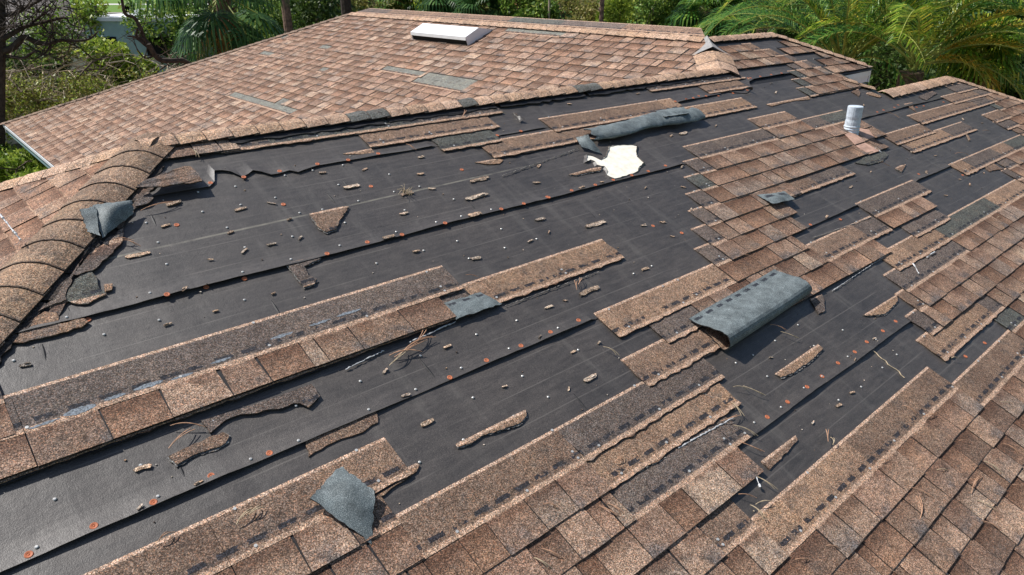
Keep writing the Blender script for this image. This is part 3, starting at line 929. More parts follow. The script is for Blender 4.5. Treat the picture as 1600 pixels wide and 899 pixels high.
remnant(Q(200, 200, 4.994, [(60, 470), (200, 380), (440, 295), (490, 300), (540, 350), (580, 430), (400, 450), (280, 470), (150, 470)]), .045, 'b', .003, hf=lambda u, v: .03 + .09 * max(0, v - .18) + .02 * noise.noise(Vector((u * 9, v * 9, 0))), tofs=.25, label='lifted torn shingle curling up beside the near hip')
remnant(Q(200, 200, 4.994, [(30, 500), (90, 470), (150, 480), (200, 545), (150, 590), (60, 610)]), .02, 'd', .004, tofs=.2)
Z9 = lambda pts: Q(0, 230, 2.9, pts)
remnant(Z9([(290, 690), (340, 600), (410, 560), (440, 590), (450, 640), (480, 665), (400, 710), (330, 705)]), .016, 'g', .004, tofs=.02, label='blackened torn shingle corner under the hip caps')
remnant(Z9([(60, 885), (130, 790), (200, 745), (255, 750), (270, 800), (380, 775), (402, 790), (370, 815), (280, 840), (110, 885)]), .016, 't', .005, tofs=.2)
remnant(Z9([(325, 575), (400, 500), (470, 430), (560, 365), (545, 440), (440, 545), (350, 580)]), .02, 'd', .006, tofs=.1)
remnant(Z9([(470, 620), (510, 618), (508, 645), (475, 655)]), .016, 't', .003)
remnant(Z9([(170, 745), (300, 690), (300, 655), (410, 415), (440, 410), (320, 580), (240, 690)]), .02, 'd', .004, tofs=.1)
for k_, pp in enumerate(((245, 262, 170, 352), (150, 372, 118, 440), (105, 445, 50, 520))):
    x1, y1, x2, y2 = pp
    remnant([(x1, y1), (x1 + 14, y1 + 8), (x2 + 16, y2 + 6), (x2, y2)], .014, 'd', .006, tofs=.1)
# scraps of row tops
remnant(Q(1100, 40, 5.287, [(515, 650), (860, 585), (880, 610), (760, 620), (640, 645), (560, 668)]), .01, 't', .003, keep=(0,))
remnant(Q(500, 130, 4.994, [(180, 550), (400, 510), (430, 545), (300, 556)]), .01, 't', .004, keep=(0,))
remnant(Q(500, 130, 4.994, [(1210, 618), (1380, 590), (1430, 600), (1400, 628), (1300, 632)]), .01, 't', .004, keep=(0,))
remnant(Q(1066, 300, 2.996, [(600, 500), (625, 490), (655, 480), (665, 500), (670, 555), (640, 570), (622, 540)]), .014, 'd', .004)
remnant(Q(1060, 130, 4.994, [(780, 800), (860, 780), (960, 870), (900, 890)]), .018, 't', .003, tofs=.25)
remnant(Q(1060, 130, 4.994, [(1380, 620), (1480, 560), (1598, 530), (1640, 560), (1600, 610), (1480, 640)]), .012, 'g', .005, tofs=.05, label='grey-green torn shingle corner below the vent pipe')
remnant(Q(1060, 130, 4.994, [(1410, 320), (1500, 330), (1600, 390), (1560, 430), (1450, 370)]), .012, 'g', .004, tofs=.05)
remnant(Q(1300, 100, 5.287, [(595, 330), (665, 318), (670, 350), (700, 398), (640, 360)]), .012, 'b', .003, keep=(0,))
remnant(Q(1300, 100, 5.287, [(160, 230), (215, 205), (235, 235), (225, 268), (190, 245)]), .012, 'b', .003)
remnant(Q(1300, 100, 5.287, [(285, 240), (330, 235), (410, 265), (395, 278), (310, 258)]), .012, 't', .003)
remnant(Q(1380, 250, 5.286, [(840, 60), (900, 20), (960, 60), (1000, 80), (940, 80), (880, 95)]), .014, 'b', .004)
remnant(Q(1300, 100, 5.287, [(720, 265), (830, 225), (870, 240), (780, 300), (740, 285)]), .014, 'd', .005)
remnant(Q(1066, 0, 2.996, [(230, 120), (300, 150), (310, 185), (250, 200), (60, 205), (50, 190)][0:0] or [(1290, 470), (1360, 450), (1410, 465), (1340, 480)]), .014, 'd', .004)
# sealant smears and torn fibre rolls along ragged butts
def fibre(px_a, px_b, n=10, r=.004, mat=None, amp=.0022, name='torn_edge', h=.012, label=None):
    r *= .7
    n = int(n * 2.2)
    mb = MB()
    a, b = on(FM, *px_a, h), on(FM, *px_b, h)
    pts = []
    for i in range(n + 1):
        f = i / n
        pts.append(FM.P(a[0] + (b[0] - a[0]) * f, a[1] + (b[1] - a[1]) * f + U(-amp, amp), h + U(-.002, .002)))
    mb.tube(pts, [r * U(.15, 1.3) for _ in pts], 5)
    o = mb.build(name, mat or M_SPLINT, house)
    if label: o['label'] = label
for q in (((712, 503), (640, 535), 10, .0055, M_SEAL), ((600, 548), (540, 577), 10, .004, M_SEAL), ((790, 478), (935, 425), 30, .0035, M_SPLINT),
          ((1147, 652), (1060, 700), 16, .006, M_SEAL), ((950, 762), (1040, 716), 14, .004, M_SPLINT), ((1070, 600), (1150, 640), 12, .003, M_SPLINT), ((1390, 395), (1300, 455), 26, .0035, M_SEAL), ((1360, 340), (1270, 372), 10, .004, M_SPLINT),
          ((785, 275), (905, 232), 26, .004, M_SPLINT), ((1095, 180), (1180, 170), 16, .003, M_SPLINT), ((440, 620), (330, 660), 16, .004, M_SEAL), ((1150, 410), (1240, 385), 10, .003, M_SPLINT), ((1240, 470), (1380, 405), 26, .003, M_SPLINT)):
    fibre(q[0], q[1], q[2], q[3], q[4])
fibre((0, 335), (32, 375), 10, .008, M_SEAL, .004, 'white_sealant_bead', .02)
fibre((1366, 232), (1377, 238), 4, .012, M_SEAL, .003, 'white_sealant_bead', .016)
fibre((1181, 745), (1188, 762), 4, .008, M_SEAL, .002, 'white_sealant_bead', .02)
fibre((1427, 412), (1436, 428), 4, .008, M_SEAL, .002, 'white_sealant_bead', .02)
fibre((1448, 402), (1462, 393), 4, .007, M_SEAL, .002, 'white_sealant_bead', .02)

for (ua, ub) in ((.36, 1.3), (1.34, 2.2), (2.25, 3.1), (3.15, 4.0), (4.05, 5.12)):
    n_ = int((ub - ua) / .05)
    pl_ = [(ua, .07), (ub, .07)] + [(ub - (ub - ua) * k_ / n_, .112 + U(-.008, .018)) for k_ in range(n_ + 1)]
    mb = MB(); mb.slab(FM, pl_, lambda u, v: .020 + .006 * noise.noise(Vector((u * 12, v * 30, 0))), .005, (.02, .02, .02)); mb.build('torn_edge', M_TAR, house)
for k_ in range(8):
    c_ = (.135 - .923 * (.22 + .125 * k_), .22 + .125 * k_)
    pl_ = jag([(c_[0] + .03, c_[1] - .03), (c_[0] + .055, c_[1] + .0), (c_[0] - .045, c_[1] + .11), (c_[0] - .085, c_[1] + .10)], .008, .02)
    mb = MB(); mb.slab(FM, pl_, lambda u, v: .017 + .006 * noise.noise(Vector((u * 15, v * 15, 0))), .006, (.05, .043, .04)); mb.build('torn_edge', M_CAP, house)
M_SMEAR = plain('blue_grey_scuff', (0.20, 0.225, 0.25), 0.8, 160, 0.7)
for (x, y, L, W) in ((125, 643, .10, .026), (180, 622, .07, .016), (232, 604, .10, .018), (70, 664, .09, .012), (440, 526, .10, .014), (500, 505, .10, .012), (545, 490, .12, .014), (345, 565, .08, .010), (285, 590, .08, .012), (370, 268, .0, .0)):
    if not L: continue
    u, v = on(FM, x, y, .02)
    pts_ = jag([(u + L / 2 * math.cos(a_ * .524), v + W / 2 * math.sin(a_ * .524)) for a_ in range(12)], .004, .008)
    mb = MB()
    mb.slab(FM, pts_, lambda p, q: .0078 + .010 + (q - Tk(0)) * SLOPE + .0008, .0005, (.2, .2, .2))
    mb.build('scuff_patch', M_SMEAR, house)
# ---- cap nails and roofing nails (parts of the roof)
CAPN = [(276, 350), (443, 318), (261, 463), (322, 447), (382, 434), (511, 398), (137, 498), (45, 867), (147, 823), (240, 787), (330, 745), (421, 709), (574, 379), (628, 368), (695, 351), (783, 328), (818, 320), (857, 310),
        (904, 501), (860, 520), (814, 541), (760, 564), (703, 590), (496, 257), (437, 268), (381, 278), (329, 286), (1314, 342), (1266, 352), (1400, 502), (1380, 517), (1355, 534), (1336, 550), (1310, 567), (1285, 588), (1540, 535), (1510, 556), (1475, 593),
        (1261, 605), (1231, 628), (1199, 652), (1162, 678), (814, 205), (1040, 259), (1013, 268), (987, 275), (958, 282), (930, 290), (893, 299), (855, 309), (1055, 159), (1072, 156), (1083, 154), (777, 212), (544, 251), (591, 241), (722, 264), (580, 290), (1072, 156), (1092, 150), (1103, 151), (1123, 149), (1146, 145), (1168, 141),
        (1371, 175), (1381, 172), (1398, 168), (1404, 164), (1433, 167), (1444, 165), (1475, 159), (1188, 120), (1205, 117), (1221, 115), (1169, 122), (1173, 122), (1021, 352), (1066, 363), (1436, 272), (1505, 273)]
def disc_mesh(name, r, hgt, dimple, mat, sides=18):
    mb = MB()
    prof = [(r, 0), (r * .97, hgt * .7), (r * .85, hgt), (r * .45, hgt * .75), (r * .32, hgt * .35 if dimple else hgt), (r * .12, hgt * .9)] if dimple else [(r, 0), (r, hgt * .6), (r * .6, hgt)]
    for i in range(len(prof) - 1):
        (ra, ha), (rb, hb) = prof[i], prof[i + 1]
        for k in range(sides):
            a, b = 2 * math.pi * k / sides, 2 * math.pi * (k + 1) / sides
            mb.face([Vector((ra * math.cos(a), ra * math.sin(a), ha)), Vector((ra * math.cos(b), ra * math.sin(b), ha)), Vector((rb * math.cos(b), rb * math.sin(b), hb)), Vector((rb * math.cos(a), rb * math.sin(a), hb))])
    r_, h_ = prof[-1]
    mb.face([Vector((r_ * math.cos(2 * math.pi * k / sides), r_ * math.sin(2 * math.pi * k / sides), h_)) for k in range(sides)])
    o = mb.build(name, mat, None, origin=(0, 0, 0))
    return o
proto = disc_mesh('cap_nail', .0118, .0028, True, M_ORANGE)
qM = Matrix((FM.a, -FM.d, FM.n)).transposed().to_euler()
first = True
def place_part(proto, fr, u, v, h, first):
    o = proto if first else proto.copy()
    if not first: COL.objects.link(o)
    o.parent = house
    o.location = fr.P(u, v, h) - Vector(house.location)
    o.rotation_euler = qM
    return o
def felt_h(u, v):
    for s in range(5):
        vb = SEAMS[s](u)
        if v <= vb:
            d = vb - v
            h = .0045
            if d < .10: h += lift_at(s, u) * (1 - d / .10) ** 2
            return h
    return .004
for x, y in CAPN:
    u, v = on(FM, x, y, .012)
    place_part(proto, FM, u, v, felt_h(u, v) + .0005, first); first = False
nail = disc_mesh('roofing_nail', .0054, .0045, False, M_NAIL, 10)
cand = []
r2 = random.Random(11)
for k in range(-7, 14):
    v = Tk(k) + .155
    u = -1.0 + r2.uniform(0, .2)
    while u < 8.6:
        cand.append((u + r2.uniform(-.03, .03), v + r2.uniform(-.012, .012))); u += r2.uniform(.16, .36)
first = True; nn = 0
px_ok = []
def project(P):
    d = Vector(P) - CAM
    x, y, z = d.dot(RIGHT), d.dot(DOWN), d.dot(FWD)
    return CX + FPX * x / z, CY + FPX * y / z, z
cand.sort(key=lambda c: project(FM.P(*c))[2])
for u, v in cand:
    x, y, z = project(FM.P(u, v))
    if not (5 < x < 1595 and 5 < y < 895 and z > 0) or not inside(u, v): continue
    c = covered(u, v)
    if c: continue
    if v < .2: continue
    if nn >= 100: break
    place_part(nail, FM, u, v, felt_h(u, v) + .001, first); first = False; nn += 1
# nail heads left in the exposed upper half of the strips
mbn = MB()
r4 = random.Random(4)
for k, u0, u1, kind, tone, op in ROWS:
    if k < -9 or k > 13: continue
    u = max(u0, -1) + .1
    while u < min(u1, 8.5):
        for dv in (.158, .125 if r4.random() < .2 else None, .008 if r4.random() < .35 else None):
            if dv is None: continue
            v = Tk(k) + dv + r4.uniform(-.008, .008)
            hid = any(j < k and a < u < b and Tk(j) + (.145 if kd == 'tabs' else 0) < v < Tk(j) + (.19 if kd == 'head' else .335) for j, a, b, kd, t_, o_ in ROWS)
            if hid or not inside(u, v): continue
            c = FM.P(u, v, .0075 + op.get('l', 0) + dv * SLOPE + .0025)
            ring = [c + FM.a * (.0058 * math.cos(q * .7854)) + FM.d * (.0058 * math.sin(q * .7854)) for q in range(8)]
            mbn.face(ring)
            for q in range(8):
                a_, b_ = ring[q], ring[(q + 1) % 8]
                mbn.face([a_, b_, b_ - FM.n * .004, a_ - FM.n * .004])
        u += r4.uniform(.28, .5)
ob = mbn.build('roofing_nails', M_NAIL, house)
ob['kind'] = 'stuff'
px_nails = [(205, 778), (31, 803), (157, 822), (134, 757), (600, 690), (888, 669), (855, 679)]

# ================================================================== LOOSE THINGS ON THE ROOF
def thing_sheet(name, fr, pxs, hts, mat, label, cat, th=.005, under=None, sub=2, uvo=(0, 0), group=None):
    """free sheet through given outline points with given heights; smooth, thick"""
    bmh = bmesh.new()
    vs = []
    uvp = []
    for (x, y), h in zip(pxs, hts):
        u, v = on(fr, x, y, h)
        vs.append(bmh.verts.new(fr.P(u, v, h)))
    return bmh, vs

def grid_sheet(name, fr, fn, nu, nv, mat, label, cat, th=.005, uvfn=None, mat_under=None, ragu=.0, group=None, smooth=True):
    """surface fn(i/nu, j/nv) -> (u, v, h); closed with thickness"""
    mb = MB()
    P = [[None] * (nv + 1) for _ in range(nu + 1)]
    N = [[None] * (nv + 1) for _ in range(nu + 1)]
    for i in range(nu + 1):
        for j in range(nv + 1):
            P[i][j] = fr.P(*fn(i / nu, j / nv))
    for i in range(nu + 1):
        for j in range(nv + 1):
            a = P[min(i + 1, nu)][j] - P[max(i - 1, 0)][j]
            b = P[i][min(j + 1, nv)] - P[i][max(j - 1, 0)]
            n = a.cross(b)
            N[i][j] = n.normalized() if n.length > 1e-12 else Vector((0, 0, 1))
    uvf = uvfn or (lambda a, b: (a, b))
    if N[nu // 2][max(1, nv // 3)].dot(fr.n) < 0:
        N = [[-q for q in row] for row in N]
    for i in range(nu):
        for j in range(nv):
            idx = ((i, j), (i + 1, j), (i + 1, j + 1), (i, j + 1))
            uvs = [uvf(a / nu, b / nv) for a, b in idx]
            mb.face([P[a][b] for a, b in idx], uvs, (.23, .165, .12), 0)
            mb.face([P[a][b] - N[a][b] * th for a, b in idx][::-1], uvs[::-1], (.23, .165, .12), 1)
    def edge(seq):
        for (a, b), (c, d) in zip(seq[:-1], seq[1:]):
            mb.face([P[a][b], P[c][d], P[c][d] - N[c][d] * th, P[a][b] - N[a][b] * th], None, (.05, .05, .05), 2)
    edge([(i, 0) for i in range(nu + 1)]); edge([(i, nv) for i in range(nu + 1)])
    edge([(0, j) for j in range(nv + 1)]); edge([(nu, j) for j in range(nv + 1)])
    o = mb.build(name, [mat, mat_under or M_CAP, M_TAR], None)
    me = o.data
    if smooth: me.polygons.foreach_set('use_smooth', [True] * len(me.polygons))
    return tag(o, label, cat, group)

# big flipped shingle (back side up), top edge on the roof, lower edge rolled under
def roll(a, b):
    # a along, b across from top edge to rolled lower edge
    u0 = 1.86 + .93 * a
    top = 2.195 - .045 * a
    Lflat = .215
    s = b * .46
    r = .040 - .006 * a
    rag = .010 * noise.noise(Vector((b * 9, a * 2, 1))) * (1 if a < .05 or a > .95 else .0)
    base = .030
    if s < Lflat:
        f = s / Lflat
        h = base + (2 * r - base + .018) * math.sin(f * math.pi / 2) ** 1.6
        v = top + s * .985
        du = 0
    else:
        th = (s - Lflat) / r
        th = min(th, 3.0 + (s - Lflat - 3.0 * r) * 0)
        h = r * (1 + math.cos(th)) + .018 * (1 - th / 3)
        v = top + Lflat * .985 + r * math.sin(th)
        if s - Lflat > 3.0 * r:
            e = s - Lflat - 3.0 * r
            v -= e; h = .016
    # slight wave
    h += .004 * math.sin(a * 7 + b * 2) + .005 * noise.noise(Vector((a * 5, b * 3, 2))) + .0015 * noise.noise(Vector((a * 22, b * 12, 7)))
    if a < .001 or a > .999: u0 += .012 * noise.noise(Vector((b * 14, a, 3)))
    uu = u0 + rag + .05 * (b - .2) * (1 if a > .5 else .35)
    return uu, v, max(h, .016)
grid_sheet('flipped_shingle', FM, roll, 40, 30, M_BACK, 'large grey-green shingle lying back side up with its lower edge rolled under', 'torn shingle', .005,
           uvfn=lambda a, b: (a * .9, b * .46))
# pointed flap near the bottom
def quad_flap(px4, h4, n=14, bulge=.0, fr=FM):
    c = []
    for (x, y), h in zip(px4, h4):
        u, v = on(fr, x, y, h); c.append((u, v, h))
    def fn(a, b):
        p = [(1 - a) * (1 - b) * c[0][i] + a * (1 - b) * c[1][i] + a * b * c[2][i] + (1 - a) * b * c[3][i] for i in range(3)]
        p[2] += bulge * math.sin(math.pi * a) * math.sin(math.pi * b) + .0022 * noise.noise(Vector((p[0] * 18, p[1] * 18, 1)))
        p[2] = max(p[2], .006)
        e = min(a, 1 - a, b, 1 - b)
        if e < .001:
            p[0] += U(-.004, .004); p[1] += U(-.004, .004)
        return tuple(p)
    return fn
grid_sheet('bent_flap', FM, quad_flap([(532, 728), (586, 768), (581, 849), (484, 778)], [.03, .05, .018, .06], bulge=.02), 14, 14, M_BACK, 'pointed grey shingle flap bent up near the bottom edge, back side showing', 'torn shingle', .005, uvfn=lambda a, b: (a * .04 + .002, .10 + b * .2))
grid_sheet('bent_flap', FM, quad_flap([(511, 802), (545, 822), (571, 850), (549, 829)], [.012, .018, .016, .014], 8), 8, 4, M_BACK, 'narrow grey shingle sliver tucked under the pointed flap', 'torn shingle', .004, uvfn=lambda a, b: (a * .02, .1))
# grey patch shingle at the end of the left strip
grid_sheet('flipped_shingle', FM, quad_flap([(692, 474), (751, 457), (785, 474), (713, 499)], [.018, .018, .03, .03], bulge=.004), 14, 8, M_BACK, 'small grey shingle piece lying back side up on the left shingle strip', 'torn shingle', .004, uvfn=lambda a, b: (a * .28, b * .15))
# curled long strip beside the hole
def longcurl(a, b):
    x0, y0 = P19([(640, 430)])[0]; x1, y1 = P19([(1560, 292)])[0]
    u0, v0 = 2.66, .60
    u1, v1 = 3.96, .585
    u = u0 + (u1 - u0) * a
    bend = .012 * math.sin(a * 9)
    r = .034 + .012 * a + .004 * math.sin(a * 11)
    r += .010 * noise.noise(Vector((a * 7, b * 2, 1))) + .004 * noise.noise(Vector((a * 24, b * 4, 5)))
    th = -1.75 + b * 3.9 + .5 * noise.noise(Vector((a * 4, 0, 8)))
    v = v0 + (v1 - v0) * a + bend + r * math.sin(th) * 1.9
    h = .012 + r * (1 + math.cos(th)) * .72
    if a < .02: u += .02 * math.sin(b * 20)
    return u, v, max(.006, h)
grid_sheet('curled_shingle', FM, longcurl, 44, 16, M_BACK, 'long torn shingle curled into a grey tube above the hole in the felt', 'torn shingle', .004, uvfn=lambda a, b: (a, .2))
grid_sheet('bent_flap', FM, quad_flap(P19([(600, 425), (690, 402), (800, 552), (640, 495)]), [.03, .075, .012, .03], bulge=.01), 10, 10, M_BACK, 'dark triangular flap folded at the left end of the curled strip', 'torn shingle', .004, uvfn=lambda a, b: (.0, .2))
grid_sheet('bent_flap', FM, quad_flap(P19([(1215, 215), (1440, 185), (1480, 235), (1290, 262)]), [.02, .02, .085, .085], bulge=.0), 12, 8, M_BACK, 'ragged grey flap on top of the curled strip at its right end', 'torn shingle', .004, uvfn=lambda a, b: (a * .2, .2))
grid_sheet('bent_flap', FM, quad_flap(P19([(900, 315), (1080, 265), (1110, 270), (890, 335)]), [.02, .02, .02, .02]), 8, 4, M_BACK, 'thin grey scrap lying along the upper side of the curled strip', 'torn shingle', .003, uvfn=lambda a, b: (0, .2))
# dark flap on the near hip
grid_sheet('bent_flap', FM, quad_flap([(p[0], p[1]) for p in Z9([(420, 262), (600, 240), (606, 300), (462, 412)])], [.07, .06, .03, .035], bulge=.03), 14, 12, M_BACK, 'dark torn flap folded over the near hip caps', 'torn shingle', .004, uvfn=lambda a, b: (0, .2))
grid_sheet('bent_flap', FM, quad_flap([(p[0], p[1]) for p in Z9([(360, 285), (430, 268), (455, 400), (400, 385)])], [.075, .075, .05, .05], bulge=.0), 10, 10, M_BACK, 'lighter grey piece of backing lying left of the dark flap on the hip caps', 'torn shingle', .004, uvfn=lambda a, b: (0, .2))
# small grey flap right of the centre field
grid_sheet('bent_flap', FM, quad_flap(Q(1066, 300, 2.996, [(350, 15), (480, -2), (528, 34), (425, 56)]), [.02, .025, .05, .05], bulge=.015), 12, 8, M_BACK, 'small dark grey flap at the right end of the middle shingle field', 'torn shingle', .004, uvfn=lambda a, b: (a * .2, b * .08))
# upturned bit of felt and ridge pieces
grid_sheet('bent_flap', FM, quad_flap(Q(1100, 40, 5.287, [(330, 520), (385, 500), (408, 515), (400, 535)]), [.02, .05, .06, .02], bulge=.01), 6, 6, M_FELT, 'curled corner of torn black felt near the far ridge', 'torn felt', .002, uvfn=lambda a, b: (0, .2))
grid_sheet('bent_flap', FM, quad_flap(Q(500, 130, 4.994, [(1500, 225), (1540, 250), (1598, 275), (1560, 310)]), [.01, .03, .03, .01], bulge=.01), 6, 6, M_FELT, 'small lifted tongue of black felt below the ridge caps', 'torn felt', .002, uvfn=lambda a, b: (0, .2))

# traced larger scraps
def scrap_poly(pxs, label, col='b', h=.014, amp=.0035, keep=(0,), th=.005, tofs=0.0):
    poly = [on(FM, x, y, h) for x, y in pxs]
    vt = min(v for u, v in poly)
    mb = MB()
    mb.slab(FM, jag(poly, amp, .014, keep), lambda u, v: h + .01 * (v - vt), th, HEADC[col], 0, vt - tofs, side_col=(.16, .15, .14))
    mb.slab(FM, fringe(pxs, h), lambda u, v: h - .0045, .002, (.24, .245, .24), 0, vt - .25, side_col=(.1, .1, .1))
    return tag(mb.build('shingle_scrap', M_SH, None), label, 'shingle scrap')
scrap_poly([(484, 334), (534, 323), (545, 323), (530, 345), (526, 358), (511, 363), (497, 355)], 'triangular speckled shingle scrap on the felt left of centre')
scrap_poly([(447, 411), (499, 400), (500, 405), (475, 416), (482, 430), (495, 436), (492, 443), (475, 449), (466, 436)], 'L-shaped shingle scrap lying across a felt lap', 'd')
scrap_poly(Q(220, 600, 4.994, [(215, 565), (420, 465), (640, 375), (690, 400), (660, 460), (600, 495), (500, 525), (400, 560), (280, 632), (255, 600)]), 'long ragged shingle scrap with nails below the left shingle strip', 'b', tofs=.03)
scrap_poly(Q(534, 600, 2.996, [(535, 280), (860, 120), (865, 150), (830, 185), (740, 215), (660, 240), (610, 275), (545, 295)]), 'long thin tan shingle scrap alone on the felt at bottom centre', 't')
scrap_poly(Q(1066, 300, 2.996, [(850, 575), (1005, 480), (1010, 510), (950, 570), (870, 580)]), 'wedge-shaped tan scrap pointing at the right shingle field', 't')
scrap_poly(Q(1066, 300, 2.996, [(435, 850), (635, 712), (660, 735), (600, 790), (530, 840), (465, 868)]), 'tan strip scrap on the felt below the large flipped shingle', 't')
scrap_poly(P19([(545, 712), (720, 665), (800, 653), (792, 680), (690, 695), (600, 718)]), 'narrow tan strip scrap ending at the left side of the plywood hole', 't', amp=.002)
scrap_poly(Q(1300, 100, 5.287, [(525, 860), (560, 840), (610, 830), (600, 855), (575, 890), (545, 875)]), 'small square scrap on the dark felt at the right', 'b')
scrap_poly(Q(1300, 100, 5.287, [(1105, 575), (1125, 590), (1145, 630), (1130, 632)]), 'upright splinter of shingle on the felt at the upper right', 't', amp=.001)
# small debris
DEB = [(39, 570, 18), (217, 398, 36), (270, 317, 25), (375, 326, 20), (425, 317, 14), (259, 352, 14), (360, 362, 12), (424, 381, 16), (469, 371, 12), (382, 391, 14), (329, 405, 8), (289, 455, 14), (262, 506, 14), (452, 342, 10), (337, 485, 9), (427, 458, 9),
       (631, 333, 16), (744, 307, 44), (741, 337, 24), (607, 372, 22), (650, 392, 14), (829, 376, 14), (844, 342, 20), (930, 350, 44), (744, 403, 20), (921, 454, 46), (858, 479, 18), (883, 469, 8), (699, 541, 16), (602, 579, 14), (923, 590, 28), (843, 528, 10), (896, 549, 12), (936, 535, 8), (1008, 420, 18), (1006, 352, 12), (1036, 347, 12), (1051, 369, 9), (858, 362, 8),
       (223, 730, 24), (310, 757, 16), (219, 795, 12), (634, 618, 16), (667, 660, 26), (789, 603, 10), (889, 607, 8), (1332, 613, 12), (1311, 633, 16), (1271, 660, 10), (1291, 340, 12), (1447, 270, 12), (1516, 288, 10), (1478, 305, 7),
       (842, 259, 12), (839, 285, 14), (908, 295, 14), (940, 286, 9), (1068, 208, 20), (1049, 212, 8), (1009, 293, 8), (550, 291, 28), (657, 271, 12), (750, 280, 38), (658, 245, 12), (675, 294, 12), (636, 302, 22), (748, 306, 30), (504, 269, 12), (570, 264, 12), (890, 162, 8), (997, 146, 8), (1170, 124, 8), (1213, 144, 12), (1205, 130, 6), (1350, 164, 6), (1119, 196, 8), (1205, 558, 8), (1330, 292, 12), (1361, 268, 4), (1445, 226, 8), (1500, 280, 6), (1538, 270, 5), (1462, 243, 6), (1424, 237, 6), (1505, 186, 8), (1535, 192, 5), (1066, 260, 12), (1068, 292, 9), (1080, 327, 9), (1335, 563, 6), (1366, 530, 9)]
g_lab = 'small torn shingle scrap caught on the bare black underlayment'
OWN = {(217, 398): 'long flat shingle scrap on the felt just right of the near hip caps', (270, 317): 'oval shingle scrap on the felt near the curled shingle at the near hip', (375, 326): 'shingle scrap lying on the pale chalk line at the left',
       (744, 307): 'long thin shingle scrap above the first full felt lap, upper middle', (741, 337): 'shingle scrap just above the felt lap under the long thin one', (607, 372): 'shingle scrap beside orange cap nails on the left part of the felt lap',
       (844, 342): 'shingle scrap midway between the felt lap and the plywood hole', (930, 350): 'broad crumpled shingle scrap on the felt below the plywood hole', (744, 403): 'shingle scrap on the felt above the grey patch of the left strip',
       (921, 454): 'narrow slanting shingle scrap just below the torn end of the left strip', (923, 590): 'shingle scrap on the felt above the bottom centre strips', (223, 730): 'shingle scrap on the felt below the left strip near the left edge', (667, 660): 'tan shingle scrap above the long thin scrap at bottom centre',
       (1068, 208): 'shingle scrap to the right of the plywood hole below the curled strip', (550, 291): 'shingle scrap on the chalk line above the triangular scrap', (750, 280): 'large shingle scrap with one broken end right of the dry fibre tangle', (748, 306): 'thin splinter just under the large broken-ended scrap', (636, 302): 'shingle scrap beside the tangle of dry fibres'}
for i, (x, y, L) in enumerate(DEB):
    u, v = on(FM, x, y, .012)
    z = project(FM.P(u, v))[2]
    Lm = max(.026, L * z / FPX * 1.05)
    wd = min(.028, max(.008, Lm * U(.20, .34)))
    ang = U(-.12, .12) if L > 14 else U(-.7, .7)
    n = max(8, int(Lm / .012) * 2)
    poly = []
    for k in range(n):
        a = 2 * math.pi * k / n
        ru = Lm / 2 * (abs(math.cos(a)) ** .5) * (1 if math.cos(a) > 0 else -1) * U(.78, 1.1)
        rv = wd / 2 * (abs(math.sin(a)) ** .5) * (1 if math.sin(a) > 0 else -1) * (U(.45, 1.35) if math.sin(a) > 0 else U(.85, 1.05))
        poly.append((u + ru * math.cos(ang) - rv * math.sin(ang), v + ru * math.sin(ang) + rv * math.cos(ang)))
    mb = MB()
    b0 = felt_h(u, v) + .002
    c = rnd.choice([(.42, .32, .24), (.34, .27, .21), (.50, .38, .28), (.30, .26, .22), (.56, .47, .38)])
    ph = U(0, 9)
    mb.slab(FM, poly, lambda p, q: b0 + .0035 + .004 * abs(noise.noise(Vector((p * 40 + ph, q * 60, 0)))) + .04 * abs(p - u), .0035, c, 0, v - .25, side_col=tuple(k * .7 for k in c))
    tx, ty = U(-.18, .18), U(-.1, .3)
    if rnd.random() < .45:
        ox, oy = U(-.2, .2) * Lm, U(-.3, .3) * wd
        mb.slab(FM, jag([(p * .5 + u * .5 + ox, q * .5 + v * .5 + oy) for p, q in poly[::2]], .002, .01), lambda p, q: b0 + .008 + .10 * (p - u), .003, tuple(k * 1.2 for k in c), 0, v - .25, side_col=tuple(k * .8 for k in c))
    tag(mb.build('shingle_scrap', M_CAP, None), OWN.get((x, y), g_lab), 'shingle scrap', 'small shingle scraps scattered on the felt')
# tiny crumbs: too many to count
mb = MB()
r3 = random.Random(5)
for i in range(420):
    u, v = r3.uniform(-1, 8.5), r3.uniform(.25, 3.3)
    if covered(u, v) or not inside(u, v): continue
    s = r3.uniform(.0015, .0045)
    b0 = felt_h(u, v)
    c = r3.choice([(.5, .45, .38), (.3, .22, .15), (.12, .1, .09), (.6, .56, .5)])
    pts = [(u + s * r3.uniform(.5, 1.3) * math.cos(a), v + s * r3.uniform(.5, 1.3) * math.sin(a)) for a in (0, 1.2, 2.4, 3.7, 5)]
    mb.slab(FM, pts, lambda p, q: b0 + s, s, c, 0, v - .25)
tag(mb.build('grit', M_CAP, None), 'loose shingle grit sprinkled over the bare black felt', 'grit', kind='stuff')

